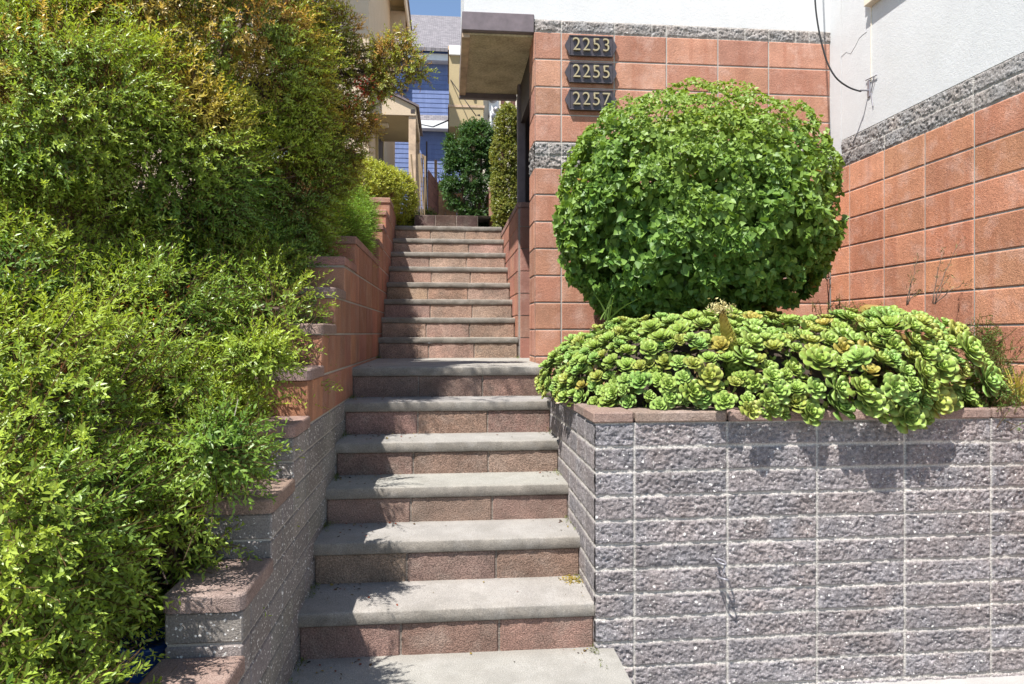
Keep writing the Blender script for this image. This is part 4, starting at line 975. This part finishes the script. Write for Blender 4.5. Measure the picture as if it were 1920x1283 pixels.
leafy_shrub('small_shrub', [(-.35,11.0,h+1.75,.16,.2,.18),(-.45,11.2,h+1.6,.18,.2,.2)], 900, 8, .035, .45, (.05,.09,.02), (.17,.2,.04), 'small dark shrub between porch post and red fence', root=(-.4,11.1,h+1.4))
leafy_shrub('far_shrub', [(.1,15,h+2.7,.3,.3,.45),(-.2,15.2,h+2.4,.25,.3,.4)], 500, 8, .05, .4, (.12,.2,.06), (.2,.28,.1), 'pale green shrub behind the cedar gate', root=(0,15,h+1.42))
# strappy dry leaves hanging by the porch post
blades('strappy_plant', U(786,290,9.3), 9, .9, .03, (.34,.25,.15), 'dry strap leaves hanging beside the porch post', 'plant', .022, (0.05,0,-1), .03)
# a few long grass blades poking out of the shrub
blades('grass_tuft', U(170,950,2.0), 2, .22, .2, (.17,.30,.05), 'long green grass blades growing out through the shrub', 'grass tuft', .06, (.5,-.4,.8), .1)
blades('grass_tuft', U(370,770,2.6), 3, .22, .5, (.22,.30,.08), 'thin grass blades in the shrub above the left wall', 'grass tuft', .03, (.2,-.4,.6), .2)

# blue pot half hidden under the shrub
pc = (-.945,2.26,h-1.10)
pt = thing('blue_pot', 'blue glazed pot half hidden under the shrub beside the left wall', 'pot', pc)
mb = MB(); mb.lathe(pc,[(0,0),(.060,0),(.072,.03),(.078,.07),(.080,.11)],28); mb.build('body', M['bluepot'], pt, True)
mb = MB(); mb.lathe(pc,[(.080,.11),(.089,.113),(.090,.132),(.082,.136),(.072,.132),(.069,.11),(0,.105)],28); mb.build('rim', M['bluepot'], pt, True)

# ---- litter on the steps
def tread_pt(n, bias):
    out=[]
    for _ in range(n):
        k = random.randrange(0,7); y0 = ([2.5]+LY)[k]; y1 = (LY+[6.0])[k]; 
        if k == 6 and random.random() < .5: continue
        x = XL+.03+abs(random.gauss(0,.17)) if random.random() < bias else (XR-.03-abs(random.gauss(0,.05)))
        if random.random() < .12: x = random.uniform(XL,XR)
        y = y1-abs(random.gauss(0,.07))-.01 if random.random() < .6 else random.uniform(y0+.02,y1)
        out.append((x, y, h+LZ[k]+.004))
    return np.array(out)
P = tread_pt(300,.75); n = len(P); T = rdir(n)*[1,1,.15]; N = np.tile([0,0,1.],(n,1))+rng.normal(0,.3,(n,3))
cc = np.array([[.20,.05,.025],[.10,.06,.03],[.30,.22,.05],[.05,.035,.025]])[rng.integers(0,4,n)]
o = foliage('fallen_leaves', [place(OVAL,P,T,N,rng.uniform(.006,.020,n),rng.uniform(.4,.9,n),cc)], M['dry'], None); tag(o,'scattered dry fallen leaves and bits on the step treads','fallen leaves',None,'stuff')
bt=[]
for k in range(7):
    y1 = (LY+[6.08])[k]
    for x,m in ((XL+.012,26),(XR-.012,12)):
        Pq = np.stack([x+rng.normal(0,.012,m), y1-np.abs(rng.normal(0,.09,m)), np.full(m,h+LZ[k]+.002)],1); D = unit(rng.normal(0,.5,(m,3))+[0,-.2,.8]); q = np.tile([.13,.16,.03],(m,1))*rng.uniform(.5,1.5,(m,1))
        bt += shoots(Pq,D,rng.uniform(.01,.03,m),6,.010,.4,q,stem=False)
m = 120; Pq = np.array([XR-.05,LY[1]-.05,h+LZ[1]+.004])+rng.normal(0,1,(m,3))*[.03,.035,.002]; bt.append(place(OVAL,Pq,rdir(m)*[1,1,.2],np.tile([0,0,1.],(m,1))+rng.normal(0,.3,(m,3)),rng.uniform(.008,.018,m),np.full(m,.5),np.array([[.40,.30,.07]])*rng.uniform(.5,1.2,(m,1))))
o = foliage('moss_and_weeds', bt, M['leaf'], None); tag(o,'tiny weeds and moss along the corners of the steps','weeds',None,'stuff')

# ================================================================== LIGHT, SKY, CAMERA
SUN = Vector((.375,.42,-1.0)).normalized()
sl = bpy.data.lights.new('sun','SUN'); sl.energy = 5.0; sl.angle = R(.53); sl.color = (1,.97,.93)
so = bpy.data.objects.new('sun', sl); C.objects.link(so); so.rotation_euler = SUN.to_track_quat('-Z','Y').to_euler(); so.location = (-4,-4,10)
w = bpy.data.worlds.new('World'); sc.world = w; w.use_nodes = True; nt = w.node_tree; nt.nodes.clear()
sky = nt.nodes.new('ShaderNodeTexSky'); sky.sky_type = 'NISHITA'; sky.sun_disc = False
sky.sun_elevation = math.asin(-SUN.z); sky.sun_rotation = math.atan2(-SUN.x,-SUN.y); sky.air_density = 1.0; sky.dust_density = .2; sky.ozone_density = 1.5
bg = nt.nodes.new('ShaderNodeBackground'); bg.inputs['Strength'].default_value = .098
ow = nt.nodes.new('ShaderNodeOutputWorld'); nt.links.new(sky.outputs[0], bg.inputs[0]); nt.links.new(bg.outputs[0], ow.inputs[0])
cam = bpy.data.cameras.new('camera'); cam.lens = 24; cam.sensor_width = 36; cam.shift_y = -16.5/1920; cam.clip_start = .05; cam.clip_end = 600
co = bpy.data.objects.new('camera', cam); C.objects.link(co); co.location = (0,0,H); co.rotation_euler = (R(90),0,-YAW); sc.camera = co
sc.view_settings.view_transform = 'Standard'; sc.view_settings.look = 'None'; sc.view_settings.exposure = 0.95; sc.view_settings.gamma = 1
sc.render.engine = 'CYCLES'
sc.cycles.max_bounces = 6; sc.cycles.diffuse_bounces = 4; sc.cycles.transmission_bounces = 4; sc.cycles.use_denoising = True
